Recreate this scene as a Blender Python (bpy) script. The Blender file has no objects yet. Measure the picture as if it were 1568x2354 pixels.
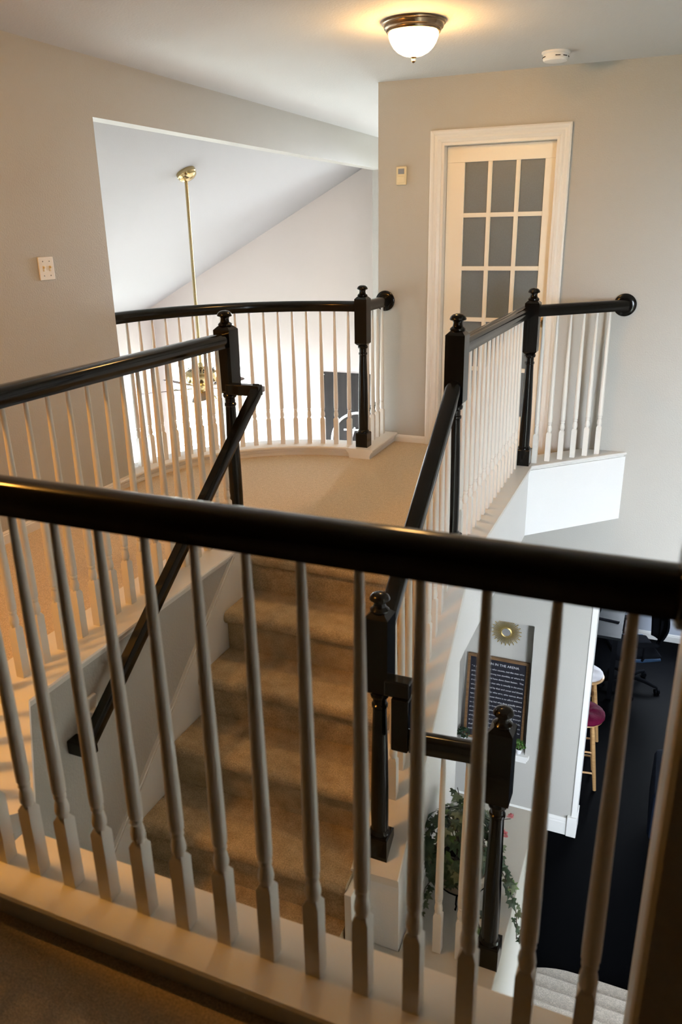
import bpy, bmesh, math, random
from mathutils import Matrix, Vector
random.seed(7)
S = bpy.context.scene
COL = S.collection
PI = math.pi

# ------------------------------------------------------------------ camera
YAW, PITCH, ROLL, FPX = math.radians(23.031), math.radians(-19.937), math.radians(-1.049), 1780.8
cd = bpy.data.cameras.new('camera'); cam = bpy.data.objects.new('camera', cd); COL.objects.link(cam)
cam.matrix_world = Matrix.Translation((0, 0, 1.51)) @ Matrix.Rotation(YAW, 4, 'Z') @ Matrix.Rotation(PI/2 + PITCH, 4, 'X') @ Matrix.Rotation(ROLL, 4, 'Z')
cd.sensor_fit = 'VERTICAL'; cd.sensor_height = 36.0; cd.lens = FPX/2354*36.0
cd.clip_start = 0.05; cd.clip_end = 200
cd.dof.use_dof = True; cd.dof.focus_distance = 5.2; cd.dof.aperture_fstop = 4.2
S.camera = cam

# ------------------------------------------------------------------ world, light, exposure
W = bpy.data.worlds.new('world'); S.world = W; W.use_nodes = True
bg = W.node_tree.nodes['Background']
bg.inputs[0].default_value = (0.80, 0.89, 1.0, 1); bg.inputs[1].default_value = 50.0
S.view_settings.view_transform = 'Standard'; S.view_settings.look = 'None'
S.view_settings.exposure = 0.22; S.view_settings.gamma = 1.0; S.view_settings.use_curve_mapping = False
LAMP_COL = (1.0, 0.55, 0.17)
HALL_COL = (1.0, 0.43, 0.07)
LAMP_POWER = 80.0      # radiance of the glowing glass bowl of the landing lamp
HALL_POWER = 215.0       # the same for its twin over the dim hall behind the camera

def portal(name, loc, direction, sx, sy):
    l = bpy.data.lights.new(name, 'AREA'); l.shape = 'RECTANGLE'; l.size = sx; l.size_y = sy
    l.cycles.is_portal = True
    o = bpy.data.objects.new(name, l); COL.objects.link(o); o.location = loc
    o.rotation_euler = Vector(direction).to_track_quat('-Z', 'Y').to_euler()
portal('portal_foyer', (1.65, 0.16, -0.2), (0, 1, 0), 1.3, 3.7)
portal('portal_gable_upper', (-2.4, 8.99, 0.95), (0, -1, 0), 0.7, 2.3)
portal('portal_added_window', (2.39, 2.65, -2.15), (-1, 0, 0), 0.9, 1.6)
portal('portal_gable', (-5.6, 8.99, -1.3), (0, -1, 0), 2.8, 3.2)
portal('portal_side', (-6.58, 4.7, -1.2), (1, 0, 0), 7.2, 2.9)
portal('portal_office', (0.7, 9.15, -1.45), (0, -1, 0), 1.9, 1.3)

# ------------------------------------------------------------------ materials
def mat(name, col, rough=0.5, metal=0.0, var=0.0, vscale=8.0, bump=0.0, bscale=60.0, bdet=2.0, emit=None, estr=0.0, spec=None, col2=None, coat=0.0, bdist=0.01, speck=0.0):
    m = bpy.data.materials.new(name); m.use_nodes = True
    nt = m.node_tree; b = nt.nodes['Principled BSDF']
    b.inputs['Base Color'].default_value = (*col, 1); b.inputs['Roughness'].default_value = rough; b.inputs['Metallic'].default_value = metal
    if spec is not None: b.inputs['Specular IOR Level'].default_value = spec
    if coat: b.inputs['Coat Weight'].default_value = coat
    tc = nt.nodes.new('ShaderNodeTexCoord')
    if var > 0 or col2:
        n = nt.nodes.new('ShaderNodeTexNoise'); n.inputs['Scale'].default_value = vscale; n.inputs['Detail'].default_value = 4
        nt.links.new(tc.outputs['Object'], n.inputs['Vector'])
        r = nt.nodes.new('ShaderNodeValToRGB')
        c2 = col2 if col2 else tuple(c*(1-var) for c in col)
        r.color_ramp.elements[0].position = 0.3; r.color_ramp.elements[1].position = 0.7
        r.color_ramp.elements[0].color = (*c2, 1); r.color_ramp.elements[1].color = (*col, 1)
        nt.links.new(n.outputs['Fac'], r.inputs['Fac']); nt.links.new(r.outputs['Color'], b.inputs['Base Color'])
        if speck:
            n3 = nt.nodes.new('ShaderNodeTexNoise'); n3.inputs['Scale'].default_value = 190; n3.inputs['Detail'].default_value = 3
            nt.links.new(tc.outputs['Object'], n3.inputs['Vector'])
            mr = nt.nodes.new('ShaderNodeMapRange'); mr.inputs['From Min'].default_value = 0.3; mr.inputs['From Max'].default_value = 0.7
            mr.inputs['To Min'].default_value = 1-speck; mr.inputs['To Max'].default_value = 1+speck*.6
            nt.links.new(n3.outputs['Fac'], mr.inputs['Value'])
            mu = nt.nodes.new('ShaderNodeVectorMath'); mu.operation = 'SCALE'
            nt.links.new(r.outputs['Color'], mu.inputs[0]); nt.links.new(mr.outputs['Result'], mu.inputs['Scale']); nt.links.new(mu.outputs['Vector'], b.inputs['Base Color'])
    if bump > 0:
        n2 = nt.nodes.new('ShaderNodeTexNoise'); n2.inputs['Scale'].default_value = bscale; n2.inputs['Detail'].default_value = bdet
        nt.links.new(tc.outputs['Object'], n2.inputs['Vector'])
        bp = nt.nodes.new('ShaderNodeBump'); bp.inputs['Strength'].default_value = bump; bp.inputs['Distance'].default_value = bdist
        nt.links.new(n2.outputs['Fac'], bp.inputs['Height']); nt.links.new(bp.outputs['Normal'], b.inputs['Normal'])
    if emit:
        b.inputs['Emission Color'].default_value = (*emit, 1); b.inputs['Emission Strength'].default_value = estr
    return m

def wood_mat(name, c1, c2, rough=0.4, scale=6.0, stretch=(1, 1, 12)):
    m = mat(name, c1, rough); nt = m.node_tree; b = nt.nodes['Principled BSDF']
    tc = nt.nodes.new('ShaderNodeTexCoord'); mp = nt.nodes.new('ShaderNodeMapping')
    mp.inputs['Scale'].default_value = tuple(scale*s for s in stretch)
    n = nt.nodes.new('ShaderNodeTexNoise'); n.inputs['Scale'].default_value = 1.0; n.inputs['Detail'].default_value = 6
    r = nt.nodes.new('ShaderNodeValToRGB'); r.color_ramp.elements[0].position = .3; r.color_ramp.elements[1].position = .7
    r.color_ramp.elements[0].color = (*c2, 1); r.color_ramp.elements[1].color = (*c1, 1)
    nt.links.new(tc.outputs['Object'], mp.inputs['Vector']); nt.links.new(mp.outputs['Vector'], n.inputs['Vector'])
    nt.links.new(n.outputs['Fac'], r.inputs['Fac']); nt.links.new(r.outputs['Color'], b.inputs['Base Color'])
    return m

def glass_mat(name, tint=(1, 1, 1), gloss=0.08):
    m = bpy.data.materials.new(name); m.use_nodes = True; nt = m.node_tree
    nt.nodes.remove(nt.nodes['Principled BSDF'])
    t = nt.nodes.new('ShaderNodeBsdfTransparent'); t.inputs[0].default_value = (*tint, 1)
    g = nt.nodes.new('ShaderNodeBsdfGlossy'); g.inputs['Roughness'].default_value = 0.03
    mx = nt.nodes.new('ShaderNodeMixShader'); mx.inputs[0].default_value = gloss
    nt.links.new(t.outputs[0], mx.inputs[1]); nt.links.new(g.outputs[0], mx.inputs[2])
    nt.links.new(mx.outputs[0], nt.nodes['Material Output'].inputs['Surface'])
    return m

M_WALL = mat('wall_paint_taupe', (0.47, 0.455, 0.42), 0.45, bump=0.24, bscale=110, bdet=3, bdist=0.006)
M_NEAR = mat('dark_bounce_paint', (0.34, 0.25, 0.14), 0.6, bump=0.2, bscale=110, bdist=0.005)  # brown put on unseen walls to darken and warm their bounce light
M_CARPET3 = mat('lower_stair_carpet', (0.66, 0.60, 0.53), 0.95, col2=(0.56, 0.51, 0.44), vscale=40, bump=0.9, bscale=420, bdist=0.004, spec=0.1, speck=0.3)
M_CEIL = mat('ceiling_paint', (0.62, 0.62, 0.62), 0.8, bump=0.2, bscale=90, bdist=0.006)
M_PINK = mat('great_room_paint', (0.62, 0.56, 0.53), 0.7, bump=0.15, bscale=90, bdist=0.005)
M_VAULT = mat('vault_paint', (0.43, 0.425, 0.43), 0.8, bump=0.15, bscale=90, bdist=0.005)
M_WHITEW = mat('white_wall_paint', (0.86, 0.86, 0.86), 0.5, bump=0.3, bscale=110, bdet=3, bdist=0.005)
M_LEDGE = mat('ledge_paint', (0.52, 0.51, 0.47), 0.6, bump=0.15, bscale=110, bdist=0.004)
M_TRIM = mat('white_trim_paint', (0.80, 0.79, 0.76), 0.35, var=0.02)
M_BAL = mat('white_baluster_paint', (0.78, 0.75, 0.70), 0.32, bump=0.02, bscale=40)
M_DOOR = mat('door_paint', (0.88, 0.82, 0.70), 0.3, bump=0.02, bscale=50)
M_BLACK = mat('black_gloss_paint', (0.005, 0.0046, 0.0042), 0.13, bump=0.015, bscale=25, spec=0.28)
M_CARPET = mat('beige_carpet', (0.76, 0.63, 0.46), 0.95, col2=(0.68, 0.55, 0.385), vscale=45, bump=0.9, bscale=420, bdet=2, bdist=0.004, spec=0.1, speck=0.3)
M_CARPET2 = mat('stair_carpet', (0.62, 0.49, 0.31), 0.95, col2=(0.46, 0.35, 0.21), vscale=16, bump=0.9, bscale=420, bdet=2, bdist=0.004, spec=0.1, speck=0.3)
M_DARKFLOOR = mat('dark_floor_boards', (0.0016, 0.0018, 0.0024), 0.5, bump=0.04, bscale=30, spec=0.008)
M_FROST = mat('frosted_glass', (0.17, 0.20, 0.22), 0.35, var=0.1, vscale=150, bump=0.25, bscale=400, bdist=0.001)
M_GLASS = glass_mat('clear_window_glass')
M_BRASS = mat('polished_brass', (0.50, 0.39, 0.20), 0.2, 1.0, bump=0.02, bscale=20)
M_BRONZE = mat('aged_bronze', (0.34, 0.26, 0.18), 0.26, 0.9, var=0.3, vscale=20)
M_GOLD = mat('gold_paint', (0.62, 0.47, 0.20), 0.35, 0.8, var=0.15, vscale=30)
M_BOWL = mat('lit_alabaster_glass', (0.9, 0.8, 0.6), 0.4, var=0.05, emit=LAMP_COL, estr=LAMP_POWER)
M_BOWL2 = mat('lit_hall_glass', (0.9, 0.8, 0.6), 0.4, var=0.05, emit=HALL_COL, estr=HALL_POWER)
M_BULB = mat('lit_fan_shade', (1, 0.9, 0.7), 0.4, var=0.05, emit=(1, 0.66, 0.3), estr=14.0)
M_PLASTIC = mat('white_plastic', (0.90, 0.91, 0.92), 0.35, var=0.03)
M_IVORY = mat('ivory_plastic', (0.78, 0.68, 0.46), 0.4, var=0.04)
M_GREYP = mat('grey_plastic', (0.22, 0.24, 0.27), 0.4, var=0.05)
M_DKP = mat('black_plastic', (0.006, 0.0065, 0.008), 0.5, var=0.2, spec=0.0)
M_BLUEP = mat('dark_blue_plastic', (0.02, 0.045, 0.09), 0.35, var=0.2, spec=0.12)
M_NAVY = mat('navy_upholstery', (0.006, 0.010, 0.020), 0.8, var=0.3, vscale=40, spec=0.05)
M_BLADE = wood_mat('dark_fan_blade_wood', (0.085, 0.04, 0.028), (0.04, 0.018, 0.012), 0.35)
M_PLANK = wood_mat('weathered_plank', (0.030, 0.025, 0.022), (0.013, 0.011, 0.010), 0.9, 9.0, (1.5, 1, 0.12))
M_SIGN = mat('sign_face_black', (0.012, 0.012, 0.020), 0.5, var=0.2)
M_FRAMEW = wood_mat('brown_frame_wood', (0.22, 0.12, 0.05), (0.11, 0.055, 0.022), 0.5, 8.0)
M_INK = mat('off_white_lettering', (0.62, 0.62, 0.64), 0.6, var=0.03)
M_STOOL = wood_mat('oak_stool_wood', (0.56, 0.34, 0.15), (0.42, 0.23, 0.09), 0.35, 7.0)
M_BURG = mat('burgundy_velvet', (0.115, 0.003, 0.028), 0.8, spec=0.1, col2=(0.07, 0.002, 0.017), vscale=12, bump=0.3, bscale=120)
M_CUSHW = mat('pale_grey_cushion', (0.66, 0.64, 0.66), 0.9, var=0.08, vscale=12, bump=0.3, bscale=160)
M_DESK = mat('grey_desk_top', (0.013, 0.015, 0.016), 0.5, var=0.15, vscale=6, spec=0.06)
M_PAPER = mat('paper', (0.75, 0.78, 0.85), 0.7, var=0.03)
M_OFFICE = mat('office_wall_paint', (0.48, 0.52, 0.60), 0.6, bump=0.2, bscale=110, bdist=0.005)
M_IVY = mat('ivy_leaf_green', (0.024, 0.058, 0.020), 0.5, col2=(0.010, 0.028, 0.010), vscale=30)
M_IVY2 = mat('ivy_leaf_light', (0.10, 0.17, 0.035), 0.5, col2=(0.05, 0.10, 0.022), vscale=30)
M_IVYE = mat('ivy_leaf_pale_edge', (0.17, 0.20, 0.11), 0.5, col2=(0.03, 0.065, 0.025), vscale=45)
M_STEM = mat('vine_stem', (0.05, 0.035, 0.025), 0.6, var=0.2)
M_PINKF = mat('pink_petals', (0.72, 0.26, 0.30), 0.6, var=0.25, vscale=60)
M_REDF = mat('red_petals', (0.55, 0.05, 0.03), 0.6, var=0.25, vscale=60)
M_POT = mat('tan_clay_pot', (0.30, 0.24, 0.18), 0.6, var=0.2, vscale=15)
M_WPOT = mat('white_ceramic', (0.85, 0.85, 0.88), 0.35, var=0.02)
M_SOIL = mat('soil', (0.02, 0.014, 0.01), 0.9, var=0.4, vscale=90)
M_BOX = mat('boxwood_green', (0.09, 0.20, 0.03), 0.5, col2=(0.03, 0.09, 0.012), vscale=60)
M_YELG = mat('yellow_green_leaf', (0.24, 0.28, 0.06), 0.5, col2=(0.14, 0.18, 0.03), vscale=60)
M_MIRROR = mat('mirror_glass', (0.85, 0.85, 0.87), 0.35, 0.9, var=0.01)
M_GROUND = mat('outdoor_ground', (0.16, 0.17, 0.13), 0.9, var=0.3, vscale=2)
M_BLIND = mat('blind_slat', (0.75, 0.77, 0.80), 0.5, var=0.03)
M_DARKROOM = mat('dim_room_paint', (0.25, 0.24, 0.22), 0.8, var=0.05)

# ------------------------------------------------------------------ mesh helpers
def obj(name, bm, m, parent=None, smooth=False, bevel=0.0, angle=40):
    bmesh.ops.recalc_face_normals(bm, faces=bm.faces[:])
    me = bpy.data.meshes.new(name); bm.to_mesh(me); bm.free()
    o = bpy.data.objects.new(name, me); COL.objects.link(o)
    me.materials.append(m)
    if bevel > 0:
        b = o.modifiers.new('bevel', 'BEVEL'); b.width = bevel; b.segments = 2; b.limit_method = 'ANGLE'; b.angle_limit = math.radians(35)
    if smooth:
        for p in me.polygons: p.use_smooth = True
        try: me.set_sharp_from_angle(angle=math.radians(angle))
        except Exception: pass
    if parent is not None:
        o.parent = parent
    return o

def thing(name, label, cat, loc=(0, 0, 0), rotz=0.0, group=None):
    o = bpy.data.objects.new(name, None); COL.objects.link(o)
    o.location = loc; o.rotation_euler = (0, 0, rotz); o.empty_display_size = 0.05
    o['label'] = label; o['category'] = cat
    if group: o['group'] = group
    return o

def tag(o, label, cat, group=None):
    o['label'] = label; o['category'] = cat
    if group: o['group'] = group
    return o

def struct(o, label=None):
    o['kind'] = 'structure'
    if label: o['label'] = label
    return o

def box(bm, x0, x1, y0, y1, z0, z1, mtx=None):
    vs = [bm.verts.new(p) for p in ((x0, y0, z0), (x1, y0, z0), (x1, y1, z0), (x0, y1, z0), (x0, y0, z1), (x1, y0, z1), (x1, y1, z1), (x0, y1, z1))]
    if mtx is not None:
        for v in vs: v.co = mtx @ v.co
    for f in ((0, 3, 2, 1), (4, 5, 6, 7), (0, 1, 5, 4), (1, 2, 6, 5), (2, 3, 7, 6), (3, 0, 4, 7)):
        bm.faces.new([vs[i] for i in f])
    return vs

def boxo(name, x0, x1, y0, y1, z0, z1, m, parent=None, bevel=0.0):
    bm = bmesh.new(); box(bm, x0, x1, y0, y1, z0, z1); return obj(name, bm, m, parent, bevel=bevel)

def cells(us, vs, holes):
    us = sorted(set(us)); vs = sorted(set(vs)); out = []
    for v0, v1 in zip(vs[:-1], vs[1:]):
        run = None
        for u0, u1 in zip(us[:-1], us[1:]):
            cu, cv = (u0+u1)/2, (v0+v1)/2
            solid = not any(h[0] < cu < h[1] and h[2] < cv < h[3] for h in holes)
            if solid:
                run = [run[0], u1] if run else [u0, u1]
            elif run: out.append((run[0], run[1], v0, v1)); run = None
        if run: out.append((run[0], run[1], v0, v1))
    return out

def wall_y(name, y0, y1, x0, x1, z0, z1, m, holes=(), parent=None):
    bm = bmesh.new()
    for a, b, c, d in cells([x0, x1]+[h[0] for h in holes]+[h[1] for h in holes], [z0, z1]+[h[2] for h in holes]+[h[3] for h in holes], holes):
        box(bm, a, b, y0, y1, c, d)
    return obj(name, bm, m, parent)

def wall_x(name, x0, x1, y0, y1, z0, z1, m, holes=(), parent=None):
    bm = bmesh.new()
    for a, b, c, d in cells([y0, y1]+[h[0] for h in holes]+[h[1] for h in holes], [z0, z1]+[h[2] for h in holes]+[h[3] for h in holes], holes):
        box(bm, x0, x1, a, b, c, d)
    return obj(name, bm, m, parent)

def prism(bm, pts, z0, z1):
    a = [bm.verts.new((x, y, z0)) for x, y in pts]; b = [bm.verts.new((x, y, z1)) for x, y in pts]
    bm.faces.new(a[::-1]); bm.faces.new(b); n = len(pts)
    for i in range(n): bm.faces.new((a[i], a[(i+1) % n], b[(i+1) % n], b[i]))

def prism_x(bm, pts, x0, x1):      # pts are (y, z)
    a = [bm.verts.new((x0, y, z)) for y, z in pts]; b = [bm.verts.new((x1, y, z)) for y, z in pts]
    bm.faces.new(a[::-1]); bm.faces.new(b); n = len(pts)
    for i in range(n): bm.faces.new((a[i], a[(i+1) % n], b[(i+1) % n], b[i]))

def prism_y(bm, pts, y0, y1):      # pts are (x, z)
    a = [bm.verts.new((x, y0, z)) for x, z in pts]; b = [bm.verts.new((x, y1, z)) for x, z in pts]
    bm.faces.new(a[::-1]); bm.faces.new(b); n = len(pts)
    for i in range(n): bm.faces.new((a[i], a[(i+1) % n], b[(i+1) % n], b[i]))

def lathe(bm, prof, seg=20, mtx=None, cap=True):
    rings = []
    for r, z in prof:
        if r < 1e-6: rings.append([bm.verts.new((0, 0, z))])
        else: rings.append([bm.verts.new((r*math.cos(2*PI*i/seg), r*math.sin(2*PI*i/seg), z)) for i in range(seg)])
    for A, B in zip(rings[:-1], rings[1:]):
        for i in range(seg):
            j = (i+1) % seg
            if len(A) == 1 and len(B) == 1: continue
            if len(A) == 1: bm.faces.new((A[0], B[j], B[i]))
            elif len(B) == 1: bm.faces.new((A[i], A[j], B[0]))
            else: bm.faces.new((A[i], A[j], B[j], B[i]))
    if cap:
        if len(rings[0]) > 1: bm.faces.new(rings[0][::-1])
        if len(rings[-1]) > 1: bm.faces.new(rings[-1])
    if mtx is not None:
        for R in rings:
            for v in R: v.co = mtx @ v.co

def tube(bm, pts, rad, seg=10, cap=True):
    pts = [Vector(p) for p in pts]; n = len(pts); rings = []
    rr = rad if isinstance(rad, (list, tuple)) else [rad]*n
    up = None
    for i in range(n):
        t = (pts[min(i+1, n-1)]-pts[max(i-1, 0)]).normalized()
        if up is None:
            up = Vector((0, 0, 1)) if abs(t.z) < 0.9 else Vector((1, 0, 0))
        s = t.cross(up).normalized(); u = s.cross(t).normalized(); up = u
        rings.append([bm.verts.new(pts[i]+rr[i]*(math.cos(2*PI*k/seg)*s+math.sin(2*PI*k/seg)*u)) for k in range(seg)])
    for A, B in zip(rings[:-1], rings[1:]):
        for k in range(seg):
            j = (k+1) % seg; bm.faces.new((A[k], A[j], B[j], B[k]))
    if cap: bm.faces.new(rings[0][::-1]); bm.faces.new(rings[-1])

def sweep(bm, path, prof, closed_prof=True):
    """plumb section: prof = (side, up); path = 3-D points, mitred in plan"""
    path = [Vector(p) for p in path]; n = len(path); rings = []
    for i in range(n):
        d0 = (path[i]-path[i-1]) if i > 0 else None
        d1 = (path[i+1]-path[i]) if i < n-1 else None
        def flat(d):
            return Vector((d.x, d.y, 0)).normalized()
        if d0 is None: t = flat(d1); k = 1.0
        elif d1 is None: t = flat(d0); k = 1.0
        else:
            a, b = flat(d0), flat(d1); t = (a+b).normalized(); k = 1.0/max(0.3, t.dot(a))
        s = Vector((t.y, -t.x, 0))*k
        d = d1 if d1 is not None else d0
        sl = abs(d.z)/max(1e-6, math.hypot(d.x, d.y)); vs = math.sqrt(1+sl*sl)
        rings.append([bm.verts.new(path[i]+s*p+Vector((0, 0, q*vs))) for p, q in prof])
    m = len(prof)
    for A, B in zip(rings[:-1], rings[1:]):
        for k in range(m):
            j = (k+1) % m; bm.faces.new((A[k], A[j], B[j], B[k]))
    bm.faces.new(rings[0][::-1]); bm.faces.new(rings[-1])

RAILP = [(-.028, -.034), (.028, -.034), (.029, -.018), (.033, -.012), (.034, .006), (.031, .020), (.022, .030), (.010, .034), (-.010, .034), (-.022, .030), (-.031, .020), (-.034, .006), (-.033, -.012), (-.029, -.018)]
def cap_profile(half, top, low=0.0):
    h = half
    side = [(h-.014, low), (h-.014, top-.046), (h-.010, top-.040), (h-.010, top-.034), (h-.003, top-.028), (h-.002, top-.021), (h+.002, top-.019), (h+.008, top-.015), (h+.009, top-.007), (h+.005, top)]
    return side+[(-a, b) for a, b in side[::-1]]

# ------------------------------------------------------------------ heights and plan
XW_ = -6.59
ZG = -3.24          # ground floor
ZC = 2.43           # hall ceiling
YD = 5.445          # wall with the glazed door
XL = -3.10          # hall left wall
ZT = 0.06           # top of the guard caps on the upper floor
GC = (-1.95, 3.79)  # centre of the curved guard
def arc(r, a0, a1, n): return [(GC[0]+r*math.cos(math.radians(a0+(a1-a0)*i/n)), GC[1]+r*math.sin(math.radians(a0+(a1-a0)*i/n))) for i in range(n+1)]

# ------------------------------------------------------------------ large structure
# upper carpet floor and slab
outl = [(XL, -4.6), (0.8, -4.6), (0.8, 1.0), (0.2, 1.0), (-1.46, 1.0), (-2.02, 1.55), (-2.02, 3.12), (-0.94, 3.12), (-0.88, 3.12), (-0.88, 4.90), (-0.33, YD), (-1.96, YD), (-1.96, 4.97)] + arc(1.19, 90, 178, 20) + [(XL, 3.86)]
bm = bmesh.new(); prism(bm, outl, -0.05, 0.0)
struct(obj('floor', bm, M_CARPET), 'beige carpet of the upper landing')
bm = bmesh.new(); prism(bm, [(XL, -4.6), (0.8, -4.6), (0.8, 1.0), (0.06, 1.0), (0.06, 1.12), (-1.46, 1.12), (-2.0, 1.55), (-2.0, 3.2), (-0.9, 3.2), (-0.9, 4.95), (-0.4, YD), (-1.96, YD), (-1.96, 4.97)]+arc(1.3, 90, 178, 20)+[(XL, 3.86)], -0.42, -0.05)
struct(obj('floor', bm, M_WHITEW), 'white painted edge of the upper floor slab')
struct(boxo('floor', -8, 3.2, -2.3, 9.4, ZG-0.1, ZG, M_DARKFLOOR), 'near black floor of the ground level')
struct(boxo('floor', XW_, -3.22, -2.3, 9.0, ZG, ZG+0.012, M_POT), 'tan floor of the tall room')
struct(boxo('floor', -40, 40, -40, 40, ZG-0.5, ZG-0.3, M_GROUND), 'ground outside')
# ceilings
bm = bmesh.new(); prism(bm, [(XL-.2, -4.7), (0.82, -4.7), (0.82, 0.985), (3.0, 0.985), (3.0, 9.2), (XL-.2, 9.2)], ZC, ZC+.15); struct(obj('ceiling', bm, M_CEIL), 'flat hall ceiling')
SL = 0.5166; XW = -6.59; ZE = 0.571
def vault(x): return ZE+SL*(x-XW)
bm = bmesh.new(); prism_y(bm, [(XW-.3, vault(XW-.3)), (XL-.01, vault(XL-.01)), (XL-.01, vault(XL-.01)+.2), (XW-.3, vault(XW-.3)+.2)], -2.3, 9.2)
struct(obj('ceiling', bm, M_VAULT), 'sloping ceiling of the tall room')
# hall left wall with its wide opening and header
struct(wall_x('wall_left', XL-.12, XL, -4.7, 9.2, ZG, ZC, M_WALL, [(3.88, 8.62, -0.42, 2.127), (3.5, 8.9, ZG, -0.42)]), 'hall wall with the wide opening under a header')
# wall behind the hall and to its right
struct(boxo('wall_lamp_block', -1.64, -1.50, -4.6, 0.97, -0.05, ZC, M_NEAR), 'unseen partition added to block the left hall lamp')  # added out of view to keep the left hall lamp off the carpet
struct(boxo('wall_front', XL-.12, 0.82, -4.7, -4.6, ZG, ZC, M_NEAR))
struct(boxo('wall_hall_right', 0.7, 0.82, -4.6, 0.985, ZG, ZC, M_NEAR))
struct(boxo('wall_right', 0.065, 0.6, 0.985, 1.16, ZG, ZC, M_WALL, bevel=0.012), 'wall end beside the camera')
struct(wall_y('wall_foyer_front', 0.985, 1.16, 0.6, 2.55, ZG, ZC, M_WALL, [(0.96, 2.36, ZG, 2.35)]), 'front wall of the foyer with an added light bay')
struct(wall_y('wall_light_bay_front', 0.0, 0.15, 0.84, 2.48, ZG, ZC, M_WALL, [(1.0, 2.3, -2.05, 1.65)]), 'window wall of an unseen bay added to aim daylight')  # unseen bay, deep enough to keep its window light off the stairwell wall
struct(boxo('wall_light_bay_left', 0.84, 0.96, 0.15, 0.985, ZG, ZC, M_WALL)); struct(boxo('wall_light_bay_right', 2.36, 2.48, 0.15, 0.985, ZG, ZC, M_WALL)); struct(boxo('ceiling', 0.96, 2.36, 0.15, 0.985, 2.35, ZC, M_CEIL), 'ceiling of the added light bay')
# door wall
NX0, NX1, NZ0, NZ1 = -1.285, -0.714, -2.58, -1.374
o = wall_y('wall_back', YD, YD+.16, -1.99, 3.0, ZG, ZC, M_WALL, [(-1.545, -0.785, 0, 2.045), (NX0, NX1, NZ0, NZ1), (-0.28, 1.6, ZG, -1.08)])
struct(o, 'wall with the glazed door, niche below')
struct(boxo('wall_niche', NX0-.02, NX1+.02, YD+.155, YD+.19, NZ0-.02, NZ1+.02, M_WALL))
struct(boxo('wall_box_side', -1.99, -1.87, YD+.16, 9.2, ZG, ZC, M_PINK))
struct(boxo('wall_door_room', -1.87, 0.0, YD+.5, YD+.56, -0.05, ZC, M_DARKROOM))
# great room walls
AX, AZ, AR = -5.70, -0.62, 0.72
def arch_wall(name, fixed0, fixed1, u0, u1, z0, topf, m, centre, r, zs, zb, axis):
    """wall slab with an arched opening (straight legs to zb)"""
    bm = bmesh.new(); n = 24
    def P(u, w, z): return (u, w, z) if axis == 'y' else (w, u, z)
    cols = sorted(set([u0, u1, centre-r, centre+r]+([-3.2, -3.08] if axis == 'y' else [])+[centre+r*math.cos(PI*i/n) for i in range(n+1)]))
    for a, b in zip(cols[:-1], cols[1:]):
        mid = (a+b)/2
        def quadp(za0, za1, zb0, zb1):
            v = [bm.verts.new(P(a, fixed0, za0)), bm.verts.new(P(b, fixed0, zb0)), bm.verts.new(P(b, fixed1, zb0)), bm.verts.new(P(a, fixed1, za0)),
                 bm.verts.new(P(a, fixed0, za1)), bm.verts.new(P(b, fixed0, zb1)), bm.verts.new(P(b, fixed1, zb1)), bm.verts.new(P(a, fixed1, za1))]
            for f in ((0, 3, 2, 1), (4, 5, 6, 7), (0, 1, 5, 4), (1, 2, 6, 5), (2, 3, 7, 6), (3, 0, 4, 7)): bm.faces.new([v[i] for i in f])
        if centre-r-1e-6 < mid < centre+r+1e-6:
            ha = math.sqrt(max(0, r*r-(a-centre)**2)); hb = math.sqrt(max(0, r*r-(b-centre)**2))
            quadp(z0, zb, z0, zb); quadp(zs+ha, topf(a), zs+hb, topf(b))
        else: quadp(z0, topf(a), z0, topf(b))
    return obj(name, bm, m)
struct(wall_y('wall_far', 9.0, 9.15, -3.2, -1.87, ZG, ZC, M_PINK, [(-2.75, -2.05, -0.2, 2.1)]), 'gable wall beyond the corner of the hall')
struct(arch_wall('wall_far', 9.0, 9.15, XW-.15, -3.2, ZG, lambda x: min(vault(x)+.1, ZC+.05), M_PINK, AX, AR, AZ, -2.4, 'y'), 'gable wall of the tall room')
for i, (ya, yb) in enumerate(((6.1, 9.0), (3.3, 6.1), (0.5, 3.3))):
    struct(arch_wall('wall_far_left', XW-.15, XW, ya, yb, ZG, lambda y: ZE+.1, M_PINK, 7.30-2.6*i, 0.95, -0.75, -2.6, 'x'), 'low wall under the eaves of the tall room')
struct(boxo('wall_far_left', XW-.15, XW, -2.3, 0.5, ZG, ZE+.1, M_PINK))
struct(boxo('wall_far_front', XW-.15, XL, -2.4, -2.3, ZG, ZC, M_PINK))
# unseen foyer wall with a low window added to brighten niche and steps, office walls
struct(wall_x('wall_foyer', 2.4, 2.55, 1.0, YD+.05, ZG, ZC, M_WALL, [(2.2, 3.1, -2.95, -1.35)]), 'foyer wall with an added low window')
struct(wall_y('wall_office', 9.16, 9.3, -1.87, 3.0, ZG, -0.6, M_OFFICE, [(-0.25, 1.65, -2.45, -0.8)]), 'office wall with a window')
struct(boxo('wall_office_right', 2.4, 2.55, YD+.16, 9.3, ZG, -0.6, M_OFFICE))
struct(boxo('ceiling', -1.87, 2.55, YD+.16, 9.3, -0.6, -0.5, M_CEIL), 'office ceiling')
# stairwell walls
struct(wall_x('wall_stairwell_left', -2.0, -1.85, 1.5, 3.3, ZG, 0.02, M_WALL), 'stairwell wall below the left guard')
bm = bmesh.new(); prism(bm, [(-2.0, 1.55), (-1.85, 1.55), (-1.46, 1.16), (-1.46, 1.0), (-1.5, 1.0)], ZG, 0.02); struct(obj('wall_stairwell_corner', bm, M_WALL))
struct(boxo('wall_stairwell_front', -1.46, 0.07, 1.0, 1.13, ZG, 0.045, M_WALL))
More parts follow.
